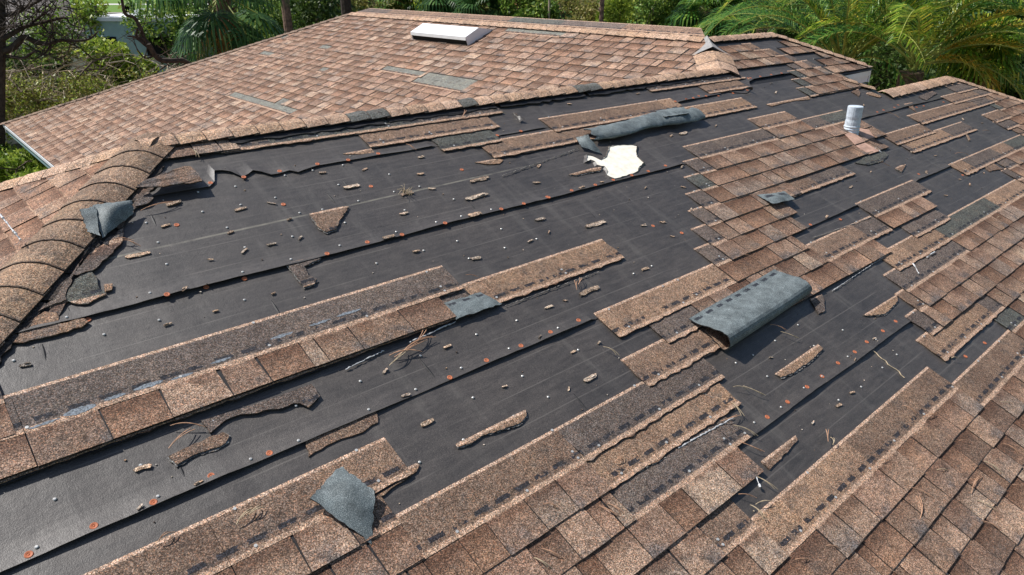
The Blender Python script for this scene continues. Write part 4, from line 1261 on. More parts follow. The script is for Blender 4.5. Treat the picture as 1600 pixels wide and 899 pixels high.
# pine needles
def needle(px, py, ang, L, r=.0015, mat=None, lab=None, h0=.02, cat='pine needle', curve=None, name='pine_needle'):
    u, v = on(FM, px, py, h0)
    mb = MB()
    k = U(-.35, .35) if curve is None else curve
    pts = []
    for i in range(7):
        f = i / 6 - .5
        a = ang + k * f
        pts.append(FM.P(u + L * f * math.cos(a), v + L * f * math.sin(a), h0 + .010 * (1 - 4 * f * f) + .002))
    mb.tube(pts, r, 4, cap=False)
    # second needle of the pair
    pts2 = [p + FM.a * (.012 * (i / 6) ** 1.5) + FM.d * (.010 * (i / 6) ** 1.5) for i, p in enumerate(pts)]
    mb.tube(pts2, r, 4, cap=False)
    tag(mb.build(name, mat or M_NEEDLE, None), lab or 'dry pale brown pine needle lying on the shingles or felt', cat, 'dry pine needles scattered on the roof')
NEED = [(1215, 512, 1.1, .10), (1232, 525, .9, .11), (1450, 650, .3, .12), (1437, 795, -.4, .13), (1440, 770, 1.0, .09), (1520, 755, -.1, .14), (1550, 730, 1.3, .09), (1420, 640, 1.1, .07), (1470, 735, .6, .05), (1505, 690, .7, .05), (1578, 700, 1.2, .08), (1590, 760, .9, .07),
        (1545, 820, 1.0, .10), (1540, 790, 1.2, .09), (1378, 720, .2, .04), (1176, 612, .9, .09), (1155, 606, .8, .07), (1150, 640, 1.7, .08), (1140, 655, .2, .10), (1163, 672, 1.2, .10), (1172, 700, .9, .10), (1195, 755, 1.2, .09), (1165, 775, .9, .08), (1183, 800, 1.6, .08), (1190, 785, .4, .07), (1250, 875, .5, .05),
        (1300, 690, -.8, .04), (1290, 680, -.75, .08), (860, 790, 1.0, .05), (953, 548, 1.35, .07), (965, 718, .0, .05), (950, 800, 1.2, .07), (860, 865, .9, .08), (845, 880, 1.1, .06), (960, 795, 1.3, .06), (380, 806, -.4, .07), (395, 800, -.45, .06), (255, 838, -.3, .05), (305, 240, 1.5, .07), (245, 322, 0, .14), (190, 375, .5, .08), (203, 380, .9, .08),
        (640, 545, -.3, .16), (650, 535, -.2, .16), (630, 550, .2, .13), (622, 560, -.5, .12), (655, 530, -.5, .14), (905, 440, -.7, .07), (898, 446, -.9, .07), (735, 432, .6, .05), (290, 664, .45, .09), (280, 685, -.55, .12), (1374, 255, .8, .22), (1395, 180, 1.2, .12), (1252, 213, 1.4, .07), (1240, 218, 1.2, .05), (1220, 275, 1.0, .09), (1540, 205, .2, .10), (1500, 240, .3, .20), (725, 178, -.9, .12), (690, 187, .1, .10), (778, 175, .6, .09), (640, 230, 1.2, .06),
        (1495, 370, .6, .06), (1510, 440, .9, .06), (1560, 460, .5, .06), (1580, 610, .8, .09), (1570, 630, .5, .07), (1330, 395, .7, .06), (1172, 402, .6, .08), (1210, 365, 1.0, .06), (1560, 340, .4, .05), (1300, 855, .8, .06), (1490, 560, .5, .05), (1490, 480, .9, .05)]
for x, y, a, L in NEED:
    needle(x, y, a + U(-.2, .2), L * U(.8, 1.15), mat=rnd.choice([M_NEEDLE, M_NEEDLE, M_TWIG]))
# little dry twig tuft
mb = MB()
u, v = on(FM, 632, 303)
for i in range(26):
    a = U(0, 6.28); L = U(.02, .055)
    p0 = FM.P(u + U(-.01, .01), v + U(-.01, .01), .01)
    mb.tube([p0, p0 + (FM.a * math.cos(a) + FM.d * math.sin(a)) * L * .5 + FM.n * U(.005, .03), p0 + (FM.a * math.cos(a) + FM.d * math.sin(a)) * L + FM.n * U(.0, .03)], .0009, 4, cap=False)
tag(mb.build('twig_tuft', M_TWIG, None), 'tangle of dry pale fibres on the felt above centre', 'dry twigs')
mb = MB()
u0, v0 = on(FM, 1362, 550); u1, v1 = on(FM, 1412, 592)
pts = [FM.P(u0 + (u1 - u0) * f / 10 + U(-.01, .01), v0 + (v1 - v0) * f / 10, .010) for f in range(11)]
mb.tube(pts, .0025, 5)
tag(mb.build('twig', M_TWIG, None), 'thin orange-brown twig along a crease in the felt at the right', 'twig')

# ================================================================== GROUND AND SURROUNDINGS
import numpy as np
nr = np.random.default_rng(3)

def ground_mat():
    nb = NB('lawn_and_leaf_litter')
    geo = nb.n('ShaderNodeNewGeometry'); pos = geo.outputs['Position']
    sx = nb.n('ShaderNodeSeparateXYZ'); nb.l(pos, sx.inputs[0])
    dist = nb.math('SQRT', nb.math('ADD', nb.math('MULTIPLY', sx.outputs[0], sx.outputs[0]), nb.math('MULTIPLY', sx.outputs[1], sx.outputs[1])))
    a = nb.noise(pos, 0.6, 5, 0.65); b = nb.noise(pos, 9, 4, 0.7)
    lit = nb.ramp(b, [(0.3, (.03, .035, .015)), (0.5, (.09, .085, .04)), (0.7, (.20, .17, .10))])
    grass = nb.ramp(b, [(0.3, (.07, .15, .02)), (0.7, (.16, .27, .04))])
    f = nb.math('MAXIMUM', nb.maprange(dist, 34, 44), nb.maprange(a, .58, .66, 0, .7))
    nb.l(nb.mix(f, lit, grass), nb.b.inputs['Base Color'])
    nb.bump(b, .6, .05)
    return nb.m
mb = MB()
mb.face([(-300, -300, GZ), (300, -300, GZ), (300, 400, GZ), (-300, 400, GZ)])
tag(mb.build('ground', ground_mat(), None, origin=(0, 0, GZ)), kind='structure')

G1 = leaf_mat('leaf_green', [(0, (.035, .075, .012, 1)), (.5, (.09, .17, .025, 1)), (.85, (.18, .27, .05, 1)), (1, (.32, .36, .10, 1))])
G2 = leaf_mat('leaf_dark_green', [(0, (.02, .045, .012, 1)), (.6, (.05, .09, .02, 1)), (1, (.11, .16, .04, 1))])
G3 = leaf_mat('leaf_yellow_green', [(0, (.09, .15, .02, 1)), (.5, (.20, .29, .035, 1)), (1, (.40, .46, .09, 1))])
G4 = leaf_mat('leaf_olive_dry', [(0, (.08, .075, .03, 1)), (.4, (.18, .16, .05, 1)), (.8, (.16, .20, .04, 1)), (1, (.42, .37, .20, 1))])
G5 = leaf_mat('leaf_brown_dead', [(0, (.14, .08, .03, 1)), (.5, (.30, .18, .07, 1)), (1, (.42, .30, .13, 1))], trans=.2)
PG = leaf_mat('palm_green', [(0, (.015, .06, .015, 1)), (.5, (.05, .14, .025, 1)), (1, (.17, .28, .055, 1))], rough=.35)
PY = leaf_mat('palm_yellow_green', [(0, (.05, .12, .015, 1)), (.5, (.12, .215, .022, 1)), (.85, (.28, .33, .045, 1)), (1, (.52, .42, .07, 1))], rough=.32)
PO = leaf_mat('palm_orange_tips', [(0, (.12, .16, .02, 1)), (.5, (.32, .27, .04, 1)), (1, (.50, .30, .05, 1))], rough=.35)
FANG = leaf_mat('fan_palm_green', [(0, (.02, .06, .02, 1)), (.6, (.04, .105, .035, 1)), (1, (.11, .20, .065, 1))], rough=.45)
M_BARK = plain('grey_brown_bark', (.16, .12, .09), .95, 14, .55, bump=.8, bdist=.02)
M_DARKBARK = plain('dark_bark', (.055, .042, .032), .95, 14, .5, bump=.8, bdist=.02)
M_PALEBR = plain('bleached_branch', (.46, .38, .28), .9, 30, .35)
M_PBARK = plain('pinkish_pine_bark', (.24, .15, .11), .95, 10, .5, bump=.8, bdist=.02)
M_BOOT = plain('palm_leaf_bases', (.15, .10, .065), .95, 18, .6, bump=.8, bdist=.02)
M_RACHIS = plain('palm_rachis', (.30, .33, .07), .5, 10, .3, bump=0)

def quads_obj(name, V, mat, parent=None, origin=None):
    """V: (n,4,3) array of quad corners in world space"""
    n = len(V)
    o0 = np.array(origin if origin is not None else (parent.location if parent else V.reshape(-1, 3).mean(0)), dtype=float)
    me = bpy.data.meshes.new(name)
    me.vertices.add(n * 4); me.loops.add(n * 4); me.polygons.add(n)
    me.vertices.foreach_set('co', (V.reshape(-1, 3) - o0).astype(np.float32).ravel())
    me.loops.foreach_set('vertex_index', np.arange(n * 4, dtype=np.int32))
    me.polygons.foreach_set('loop_start', np.arange(0, n * 4, 4, dtype=np.int32))
    me.polygons.foreach_set('loop_total', np.full(n, 4, dtype=np.int32))
    me.update(calc_edges=True)
    me.materials.append(mat)
    o = bpy.data.objects.new(name, me); COL.objects.link(o)
    if parent: o.parent = parent
    else: o.location = o0
    return o

def leaf_quads(C, size, up=.4, aspect=.5, droop=0):
    n = len(C)
    d = nr.normal(size=(n, 3)); d[:, 2] -= droop; d /= np.linalg.norm(d, axis=1)[:, None]
    nn = nr.normal(size=(n, 3)); nn[:, 2] += up * 3; 
    s = np.cross(d, nn); s /= np.linalg.norm(s, axis=1)[:, None] + 1e-9
    L = size * nr.uniform(.55, 1.35, (n, 1)); W = L * aspect
    nrm = np.cross(d, s)
    return np.stack([C, C + d * L * .5 + s * W * .5 + nrm * L * .06, C + d * L, C + d * L * .5 - s * W * .5 + nrm * L * .06], axis=1)

def cloud(blobs, n, gate=.45, f=1.2):
    """points in a clumpy crown: blobs (x,y,z,rx,ry,rz)"""
    out = []
    vol = np.array([b[3] * b[4] * b[5] for b in blobs]) ** .67
    vol /= vol.sum()
    for b, w_ in zip(blobs, vol):
        m = int(n * w_ * 1.5) + 8
        d = nr.normal(size=(m, 3)); d /= np.linalg.norm(d, axis=1)[:, None]
        r = nr.uniform(.35, 1.0, (m, 1)) ** .6
        P = d * r * np.array(b[3:6]) + np.array(b[:3])
        keep = [noise.noise(Vector(p) * f) + .35 * noise.noise(Vector(p) * f * 3.1) > gate - .5 + U(-.12, .12) for p in P]
        out.append(P[np.array(keep)])
    return np.concatenate(out)

def vegetation(name, label, cat, blobs, n, size, mat, trunk=None, group=None, up=.4, droop=0, gate=.45, f=1.2, aspect=.5, bark=None, parts=('crown', 'trunk'), twigs=0):
    cx = sum(b[0] for b in blobs) / len(blobs); cy = sum(b[1] for b in blobs) / len(blobs)
    r = empty(name, (cx, cy, GZ), label, cat, group)
    P = cloud(blobs, n, gate, f)
    quads_obj(parts[0], leaf_quads(P, size, up, aspect, droop), mat, r)
    mb = MB()
    bx = [b for b in blobs]
    rt = trunk if trunk else .04
    top = max(bx, key=lambda b: b[2])
    base = Vector((cx, cy, GZ))
    pts = [base.lerp(Vector(top[:3]), i / 6) + Vector((U(-1, 1), U(-1, 1), 0)) * rt * 1.2 * (1 if 0 < i < 6 else 0) for i in range(7)]
    mb.tube(pts, [rt * (1 - .1 * i) for i in range(7)], 8)
    for b in bx:
        a = pts[min(5, 2 + int(U(0, 3)))]
        e = Vector(b[:3])
        mb.tube([a, a.lerp(e, .5) + Vector((U(-.2, .2), U(-.2, .2), .1)), e], [rt * .5, rt * .35, rt * .12], 5)
    for _ in range(twigs):
        b = rnd.choice(bx)
        s = Vector(b[:3]); e = s + Vector((U(-1, 1) * b[3], U(-1, 1) * b[4], U(-1, 1) * b[5])) * 1.1
        mb.tube([s, s.lerp(e, .5) + Vector((U(-.1, .1),) * 3), e], [.02, .013, .005], 4)
    mb.build(parts[1], bark or M_BARK, r)
    return r

def blobs_at(px, py, dist, rx, rz, n=5, ry=None, spread=1.0):
    c = far(px, py, dist)
    ry = ry or rx
    out = []
    for _ in range(n):
        out.append((c.x + U(-1, 1) * rx * .6 * spread, c.y + U(-1, 1) * ry * .6 * spread, max(GZ + rz * .3, c.z + U(-.6, .6) * rz), rx * U(.45, .7), ry * U(.45, .7), rz * U(.4, .65)))
    return out

# ---- far woodland closing the view (one mass nobody could count)
pts = []
for i in range(3):
    m = 26000
    px = nr.uniform(250, 2300, m); dist = nr.uniform(34 + 7 * i, 44 + 7 * i, m)
    for j in range(m):
        x = px[j]
        hgt = .5 + 2.6 * (noise.noise(Vector((x * .012, i * 5.1, 0))) + .5)
        if x < 330: hgt -= 1.5
        r = ray(x, 0); k = dist[j] / math.hypot(r.x, r.y)
        z = GZ + (hgt - GZ + 1.5) * nr.random() ** .8
        if noise.noise(Vector((x * .03, z * .5, dist[j] * .12))) > -.22:
            pts.append((CAM.x + r.x * k, CAM.y + r.y * k, z))
P = np.array(pts)
tag(quads_obj('woodland', leaf_quads(P, .42, .5), G2), 'far-off wood closing the view behind the roof', 'woodland', kind='stuff')
# tall grass and low undergrowth around the house
m = 26000
px = nr.uniform(-200, 1750, m); dist = nr.uniform(9, 40, m)
pts = []
for j in range(m):
    r = ray(px[j], 0); k = dist[j] / math.hypot(r.x, r.y)
    x, y = CAM.x + r.x * k, CAM.y + r.y * k
    if -5 < x < 13.5 and -5 < y < 13.3: continue
    if noise.noise(Vector((x * .35, y * .35, 0))) > .05: continue
    if px[j] < 330 and dist[j] > 27: continue
    pts.append((x, y, GZ + U(0, .45)))
tag(quads_obj('undergrowth', leaf_quads(np.array(pts), .22, .2, .25), G4), 'low weeds and dry undergrowth round the house', 'undergrowth', kind='stuff')

# ---- broadleaf trees and bushes, one by one (px, py, dist, rx, rz, label ...)
SHR = [
    (12, 285, 14.5, 1.0, .5, 8000, .085, G3, 'bush', 'bright green bush at the left picture edge below the far eave'),
    (62, 300, 13.8, .6, .4, 4000, .08, G3, 'bush', 'bright green bush beside the teal porch post'),
    (-60, 225, 17, 1.0, .5, 5000, .09, G1, 'bush', 'green bush cut by the left picture edge'),
    (60, 112, 22, 1.1, .7, 4200, .13, G2, 'bush', 'dark green bush behind the pile of dead branches, under the bare oak'),
    (120, 98, 23, 1.0, .6, 3800, .12, G4, 'bush', 'green bush between the bare oak and the trailer'),
    (190, 95, 21, .8, .7, 3200, .14, G3, 'bush', 'yellow-green drooping bush in front of the teal trailer'),
    (146, 20, 27, .55, .5, 1500, .13, G3, 'tree', 'small olive-green tree between the grey roof and the white trailer roof'),
    (72, 50, 24, .7, .6, 700, .12, G1, 'tree', 'thin-leaved tree in front of the grey neighbouring roof'),
    (300, 70, 26, 1.8, 1.6, 5000, .15, G1, 'bush', 'sunlit bush behind the hanging fan leaves of the near palm'),
    (410, 50, 27, 1.8, 1.6, 5000, .15, G1, 'bush', 'bush between the two brown trunks behind the far hip'),
    (500, 25, 26, 1.6, 1.2, 4500, .15, G2, 'bush', 'dark bush behind the left end of the far ridge'),
    (600, 2, 30, 2.0, 1.2, 4200, .16, G4, 'bush', 'olive bush with bare pale twigs above the far ridge'),
    (715, 4, 29, 2.0, 1.5, 5000, .16, G3, 'bush', 'yellow-green bush behind the vent hood'),
    (790, 8, 27, 1.0, 1.2, 2600, .15, G5, 'shrub', 'dead orange-brown shrub above the far ridge'),
    (835, 14, 24, 1.0, 1.0, 4200, .15, G1, 'bush', 'glossy drooping green bush left of the thin pale trunk'),
    (905, 22, 30, 1.9, .9, 4500, .13, G4, 'bush', 'dry brownish bush left of the pink pine trunks'),
    (965, 30, 24, .9, .8, 4200, .11, G3, 'bush', 'bright yellow-green rounded bush below the pine trunks'),
    (1030, 22, 27, 1.4, 1.4, 6200, .13, G1, 'tree', 'full green tree right of the pine trunks'),
    (1085, 20, 28, 1.2, 1.3, 4500, .14, G3, 'tree', 'bright green tree left of the feather palms'),
    (1130, 5, 32, 1.6, 1.8, 4500, .16, G2, 'tree', 'dark tree behind the peak of the roof'),
    (1560, 150, 16, 1.5, 1.4, 6500, .12, G2, 'bush', 'dark bush at the right picture edge below the palms'),
    (1450, 130, 17, 1.6, 1.2, 6500, .12, G2, 'bush', 'dark bush behind the right ridge cap'),
    (1340, 120, 16, 1.4, 1.2, 5500, .12, G2, 'bush', 'dark bush below the feather palm beside the white fascia'),
    (1240, 70, 20, 1.6, 1.2, 5500, .13, G2, 'bush', 'dark bush behind the left fronds of the feather palm'),
    (1590, 20, 24, 2.4, 2.4, 6500, .17, G2, 'tree', 'dark tree at the top right corner behind the palms'),
    (1450, 5, 28, 2.4, 1.8, 6500, .17, G2, 'tree', 'dark green tree behind the arching fronds at the top right'),
]
for px_, py_, d_, rx_, rz_, n_, s_, m_, cat_, lab_ in SHR:
    nm = {'bush': 'bush', 'shrub': 'shrub', 'tree': 'broadleaf_tree'}[cat_]
    tall = cat_ == 'tree'
    vegetation(nm, lab_, cat_, blobs_at(px_, py_, d_, rx_, rz_, 6), n_, s_, m_, trunk=.12 if tall else .05, gate=.40, f=1.6 if rx_ < 1.5 else 1.1,
               parts=('crown', 'trunk') if tall else ('foliage', 'stem'), droop=.8 if 'droop' in lab_ else 0, twigs=16 if 'twigs' in lab_ else 4)

# ---- tree trunks seen beyond the ridge
def trunk_tree(name, label, px_, y0_, d_, r_, mat, crown=None, lean=0):
    base = ground(px_, 200); c = far(px_, y0_, d_)
    o = empty(name, (c.x, c.y, GZ), label, 'tree')
    mb = MB()
    hgt = 7.5
    pts = [Vector((c.x + lean * i * .1 + .03 * math.sin(i), c.y, GZ + hgt * i / 8)) for i in range(9)]
    mb.tube(pts, [r_ * (1 - .04 * i) for i in range(9)], 10)
    for i in range(5):
        a = pts[5 + i % 3]; e = a + Vector((U(-1.4, 1.4), U(-1.4, 1.4), U(.3, 1)))
        mb.tube([a, a.lerp(e, .5), e], [.06, .04, .012], 5)
    mb.build('trunk', mat, o)
    bl = [(pts[-1].x + U(-.8, .8), pts[-1].y + U(-.8, .8), pts[-1].z + U(-.6, .8), 1.2, 1.2, .8) for _ in range(4)]
    quads_obj('crown', leaf_quads(cloud(bl, 1800, .4), .16, .3), crown or G2, o)
trunk_tree('pine_tree', 'pinkish pine trunk beyond the far ridge, the thicker of the pair', 941, 20, 23, .085, M_PBARK)
trunk_tree('pine_tree', 'pinkish pine trunk beyond the far ridge, the right one of the pair', 978, 10, 26, .075, M_PBARK, lean=.1)
trunk_tree('pine_tree', 'thin pale grey trunk beyond the far ridge, left of the pink pair', 859, 15, 23, .04, M_PALEBR)
trunk_tree('pine_tree', 'brown trunk right of the big fan palm behind the far hip', 452, 30, 24, .16, M_PBARK, lean=-.1)
trunk_tree('pine_tree', 'dark trunk above the left end of the far ridge', 541, 0, 22, .18, M_DARKBARK)
trunk_tree('pine_tree', 'dark leaning trunk left of the feather palms at the top', 1100, 5, 24, .06, M_DARKBARK, lean=.5)

# ---- bare storm-stripped oak at the left, branches as in the picture
def px_branch(mb, pts, d0, d1, w0, w1, sides=6, wob=.02):
    n = len(pts); out = []; rr = []
    for i, (x, y) in enumerate(pts):
        f = i / max(1, n - 1)
        out.append(far(x, y, d0 + (d1 - d0) * f) + Vector((U(-wob, wob), U(-wob, wob), U(-wob, wob)))); rr.append(w0 + (w1 - w0) * f)
    # smooth by inserting midpoints
    o2, r2_ = [], []
    for i in range(n - 1):
        for k in range(3):
            t = k / 3
            p0, p1, p2, p3 = out[max(i - 1, 0)], out[i], out[i + 1], out[min(i + 2, n - 1)]
            o2.append(.5 * ((2 * p1) + (p2 - p0) * t + (2 * p0 - 5 * p1 + 4 * p2 - p3) * t * t + (3 * p1 - p0 - 3 * p2 + p3) * t ** 3)); r2_.append(rr[i] + (rr[i + 1] - rr[i]) * t)
    o2.append(out[-1]); r2_.append(rr[-1])
    mb.tube(o2, r2_, sides)
    return o2
c = far(4, 60, 17)
oak = empty('bare_oak_tree', (c.x, c.y, GZ), 'dark storm-stripped oak with long bare branches at the left picture edge', 'tree')
mb = MB()
base = Vector((c.x, c.y, GZ)); topp = far(2, -60, 17)
mb.tube([far(-3, 300, 17), far(0, 140, 17), far(2, 60, 17), topp], [.11, .09, .075, .06], 9)
mb.build('trunk', M_DARKBARK, oak)
BR = [([(4, 82), (18, 76), (28, 64), (42, 60), (60, 66), (80, 70), (98, 64), (120, 62), (140, 61), (152, 50)], .075, .012),
      ([(4, 62), (20, 50), (38, 40), (60, 36), (85, 34), (100, 30), (112, 38), (132, 43)], .05, .008),
      ([(5, 25), (18, 20), (35, 14), (52, 6), (68, 1)], .05, .02), ([(45, 38), (62, 24), (80, 16), (102, 11)], .03, .006),
      ([(3, 88), (20, 90), (38, 88), (55, 80), (72, 84), (80, 87)], .04, .008), ([(22, 2), (30, 10), (38, 16)], .02, .01), ([(98, 64), (112, 68), (128, 75)], .025, .006),
      ([(60, 36), (72, 48), (82, 52)], .02, .005), ([(80, 70), (70, 82), (58, 92)], .02, .005), ([(30, 15), (45, 28), (60, 22)], .012, .004), ([(3, 45), (14, 38), (24, 40)], .03, .01)]
mb = MB()
for pts, a, b in BR:
    o2 = px_branch(mb, pts, 17, 16.4, a, b, 7, .03)
    for _ in range(9):
        s = rnd.choice(o2[2:]); e = s + Vector((U(-.7, .7), U(-.7, .7), U(-.4, .8)))
        mid = s.lerp(e, .5) + Vector((U(-.1, .1), U(-.1, .1), U(-.1, .1)))
        mb.tube([s, mid, e], [.013, .009, .003], 4)
        for _ in range(2):
            e2 = mid + Vector((U(-.35, .35), U(-.35, .35), U(-.2, .4))); mb.tube([mid, e2], [.006, .002], 3)
mb.build('branch', M_DARKBARK, oak)
bl = [(*far(x, y, 17.5), .5, .5, .35) for x, y in ((60, 40), (90, 50), (110, 20), (40, 70), (75, 80), (130, 60))]
quads_obj('crown', leaf_quads(cloud(bl, 1100, .3, 2.5), .09), G1, oak)

c = far(300, 105, 15.5)
bt = empty('broken_tree', (c.x, c.y, GZ), 'twisted bare broken tree in front of the teal trailer wall', 'tree')
mb = MB()
mb.tube([Vector((c.x, c.y, GZ)), Vector((c.x + .05, c.y, (GZ + c.z) / 2)), c], [.08, .07, .05], 7)
for pts, a, b in (([(300, 104), (288, 94), (270, 95), (252, 93), (242, 86), (234, 70)], .05, .045), ([(234, 70), (226, 60), (218, 46), (210, 28), (200, 25), (194, 14), (191, -12)], .04, .025),
                  ([(234, 70), (222, 62), (212, 56), (218, 46)], .035, .02), ([(242, 86), (236, 76), (225, 70), (214, 58), (200, 58)], .04, .012), ([(240, 88), (225, 92), (215, 78)], .02, .01), ([(270, 95), (250, 90), (225, 86)], .02, .008)):
    o2 = px_branch(mb, pts, 15.5, 15.2, a, b, 7, .02)
    for _ in range(3):
        s = rnd.choice(o2); e = s + Vector((U(-.4, .4), U(-.4, .4), U(-.3, .5))); mb.tube([s, s.lerp(e, .5) + Vector((.05, 0, .03)), e], [.01, .007, .002], 4)
mb.build('trunk', M_DARKBARK, bt)

# ---- pile of dead branches left of the far wing
lp = far(110, 150, 17)
pile = empty('branch_pile', (lp.x, lp.y, GZ), 'wide tangled pile of bleached dead branches left of the far roof slope', 'branch pile')
for mat, n_, rr in ((M_PALEBR, 150, 1.0), (M_BARK, 130, .9), (M_TWIG, 150, .8)):
    mb = MB()
    for _ in range(n_):
        x = U(-80, 330); y = U(108, 215) - .12 * abs(x - 60)
        y = max(105, min(y, 232))
        g = far(x, y, U(14.5, 20))
        g.z = max(g.z, GZ + .1)
        a = U(0, 6.28); L = U(.4, 2.0); el = U(-.15, .5)
        d = Vector((math.cos(a), math.sin(a), el))
        bow = Vector((U(-.3, .3), U(-.3, .3), U(0, .4)))
        r0 = U(.005, .026) * rr
        p0 = g - d * L / 2; p2 = g + d * L / 2
        m1 = p0.lerp(p2, .35) + bow * .8; m2 = p0.lerp(p2, .7) + bow * .7
        for q in (p0, m1, m2, p2): q.z = max(q.z, GZ + .03)
        if any(q.x > .3 and q.y < 13.2 for q in (p0, m1, m2, p2)): continue
        mb.tube([p0, m1, m2, p2], [r0, r0 * .85, r0 * .6, r0 * .3], 5)
        for _k in range(3):
            s = rnd.choice([m1, m2]); e = s + Vector((U(-.5, .5), U(-.5, .5), U(-.1, .45))); mb.tube([s, e], [r0 * .4, r0 * .12], 3)
    mb.build('branch', mat, pile)
bl = []
for _ in range(16):
    x = U(-60, 280); y = U(120, 215) - .15 * abs(x - 60)
    q = far(x, max(112, y), U(15, 20)); bl.append((q.x, q.y, max(q.z - .25, GZ + .25), .9, .9, .4))
PL = cloud(bl, 26000, .42, 1.8)
PL = PL[~((PL[:, 0] > .35) & (PL[:, 1] < 13.2))]
sel = nr.random(len(PL)) < .25
quads_obj('dry_leaves', leaf_quads(PL[~sel], .075, .3), G4, pile)
quads_obj('green_leaves', leaf_quads(PL[sel], .075, .3), G3, pile)

# ---- palms
def fan_leaf(V, base, tip_dir, pet, R, n=34, spread=2.5, droop=.5, Rv=None):
    """costapalmate leaf: petiole from base, then a fan of narrow drooping blades"""
    d = Vector(tip_dir).normalized()
    hub = base + d * pet
    side = d.cross(Vector((0, 0, 1)))
    if side.length < .1: side = Vector((1, 0, 0))
    side.normalize()
    nrm = side.cross(d).normalized()
    for i in range(n):
        a = (i / (n - 1) - .5) * spread * 2
        dr = (d * math.cos(a) + side * math.sin(a)).normalized()
        L = R * (.62 + .38 * math.cos(a * .55)) * U(.88, 1.05)
        w_ = R * .034
        perp = nrm.cross(dr).normalized() * w_
        fold = nrm * (.03 * (1 if i % 2 else -1))
        p0 = hub; p1 = hub + dr * L * .45 + fold - Vector((0, 0, 1)) * L * .05 * droop
        p2 = hub + dr * L * .78 - Vector((0, 0, 1)) * L * .26 * droop
        p3 = hub + dr * L * (1 - .12 * droop) - Vector((0, 0, 1)) * L * .68 * droop
        V.append((p0 - perp * .15, p0 + perp * .15, p1 + perp, p1 - perp)); V.append((p1 - perp, p1 + perp, p2 + perp * .7, p2 - perp * .7)); V.append((p2 - perp * .7, p2 + perp * .7, p3 + perp * .05, p3 - perp * .05))
    return hub

def fan_palm(label, c, r_tr, nleaf, pet, R, mat, group=None, low=False, skirt=0, elr=(-1.0, 1.1), name='fan_palm'):
    c = Vector(c)
    o = empty(name, (c.x, c.y, GZ), label, 'palm', group)
    mb = MB()
    n = 12
    pts = [Vector((c.x + .04 * math.sin(i * .7), c.y, GZ + (c.z - GZ) * i / n)) for i in range(n + 1)]
    mb.tube(pts, [r_tr * (1.15 - .02 * i) * U(.95, 1.05) for i in range(n + 1)], 12)
    # old leaf boots
    for i in range(70):
        z = c.z - U(0, min(2.6, c.z - GZ)); a = U(0, 6.28)
        p = Vector((c.x + math.cos(a) * r_tr, c.y + math.sin(a) * r_tr, z)); e = p + Vector((math.cos(a) * .14, math.sin(a) * .14, U(.1, .24)))
        mb.tube([p, e], [.035, .015], 4)
    mb.build('trunk', M_BOOT, o)
    V = []; S = MB(); D = []
    for i in range(nleaf):
        a = i * 2.399 + U(-.2, .2); f = i / max(1, nleaf - 1)
        el = elr[0] + (elr[1] - elr[0]) * f + U(-.15, .15)
        d = Vector((math.cos(a) * math.cos(el), math.sin(a) * math.cos(el), math.sin(el)))
        hub = fan_leaf(V, c, d, pet * U(.8, 1.1), R * U(.85, 1.1), droop=.95 if el < .3 else .5)
        S.tube([c, c.lerp(hub, .5) + Vector((0, 0, .04)), hub], [.022, .016, .012], 5)
    for i in range(skirt):
        a = U(0, 6.28); el = U(-1.4, -.9)
        d = Vector((math.cos(a) * math.cos(el), math.sin(a) * math.cos(el), math.sin(el)))
        fan_leaf(D, c + Vector((0, 0, -.1)), d, pet * .6, R * .8, droop=1.1)
    quads_obj('crown', np.array([[tuple(p) for p in q] for q in V]), mat, o)
    if D: quads_obj('dead_leaves', np.array([[tuple(p) for p in q] for q in D]), G5, o)
    S.build('leaf_stalks', M_RACHIS, o)
    return o
fan_palm('big cabbage palm with drooping fan leaves behind the left hip', far(345, -6, 19), .19, 20, 1.1, .95, FANG, skirt=4)
fan_palm('fan palm high above the left end of the far ridge', far(500, -28, 27), .15, 22, .8, .95, FANG, skirt=3)
fan_palm('fan palm clump above the far ridge left of the vent hood', far(690, 6, 27), .12, 22, .6, .95, FANG)
fan_palm('fan palm clump right behind the vent hood', far(752, 14, 25), .12, 22, .6, .9, FANG)
fan_palm('fan palm left of the roof peak behind the trees', far(1105, 18, 22), .12, 20, .7, .95, PG)
fan_palm('low dark fan palm above the far ridge left of the dead shrub', far(630, 16, 30), .12, 18, .5, .8, PG)
fan_palm('bright green fan palm with a brown skirt at the right edge', far(1532, 88, 14.5), .13, 24, .38, .62, PY, skirt=12, elr=(-.5, 1.3))
fan_palm('dark fan palm behind the right palms at the picture corner', far(1590, 60, 19), .14, 22, .8, 1.1, FANG)

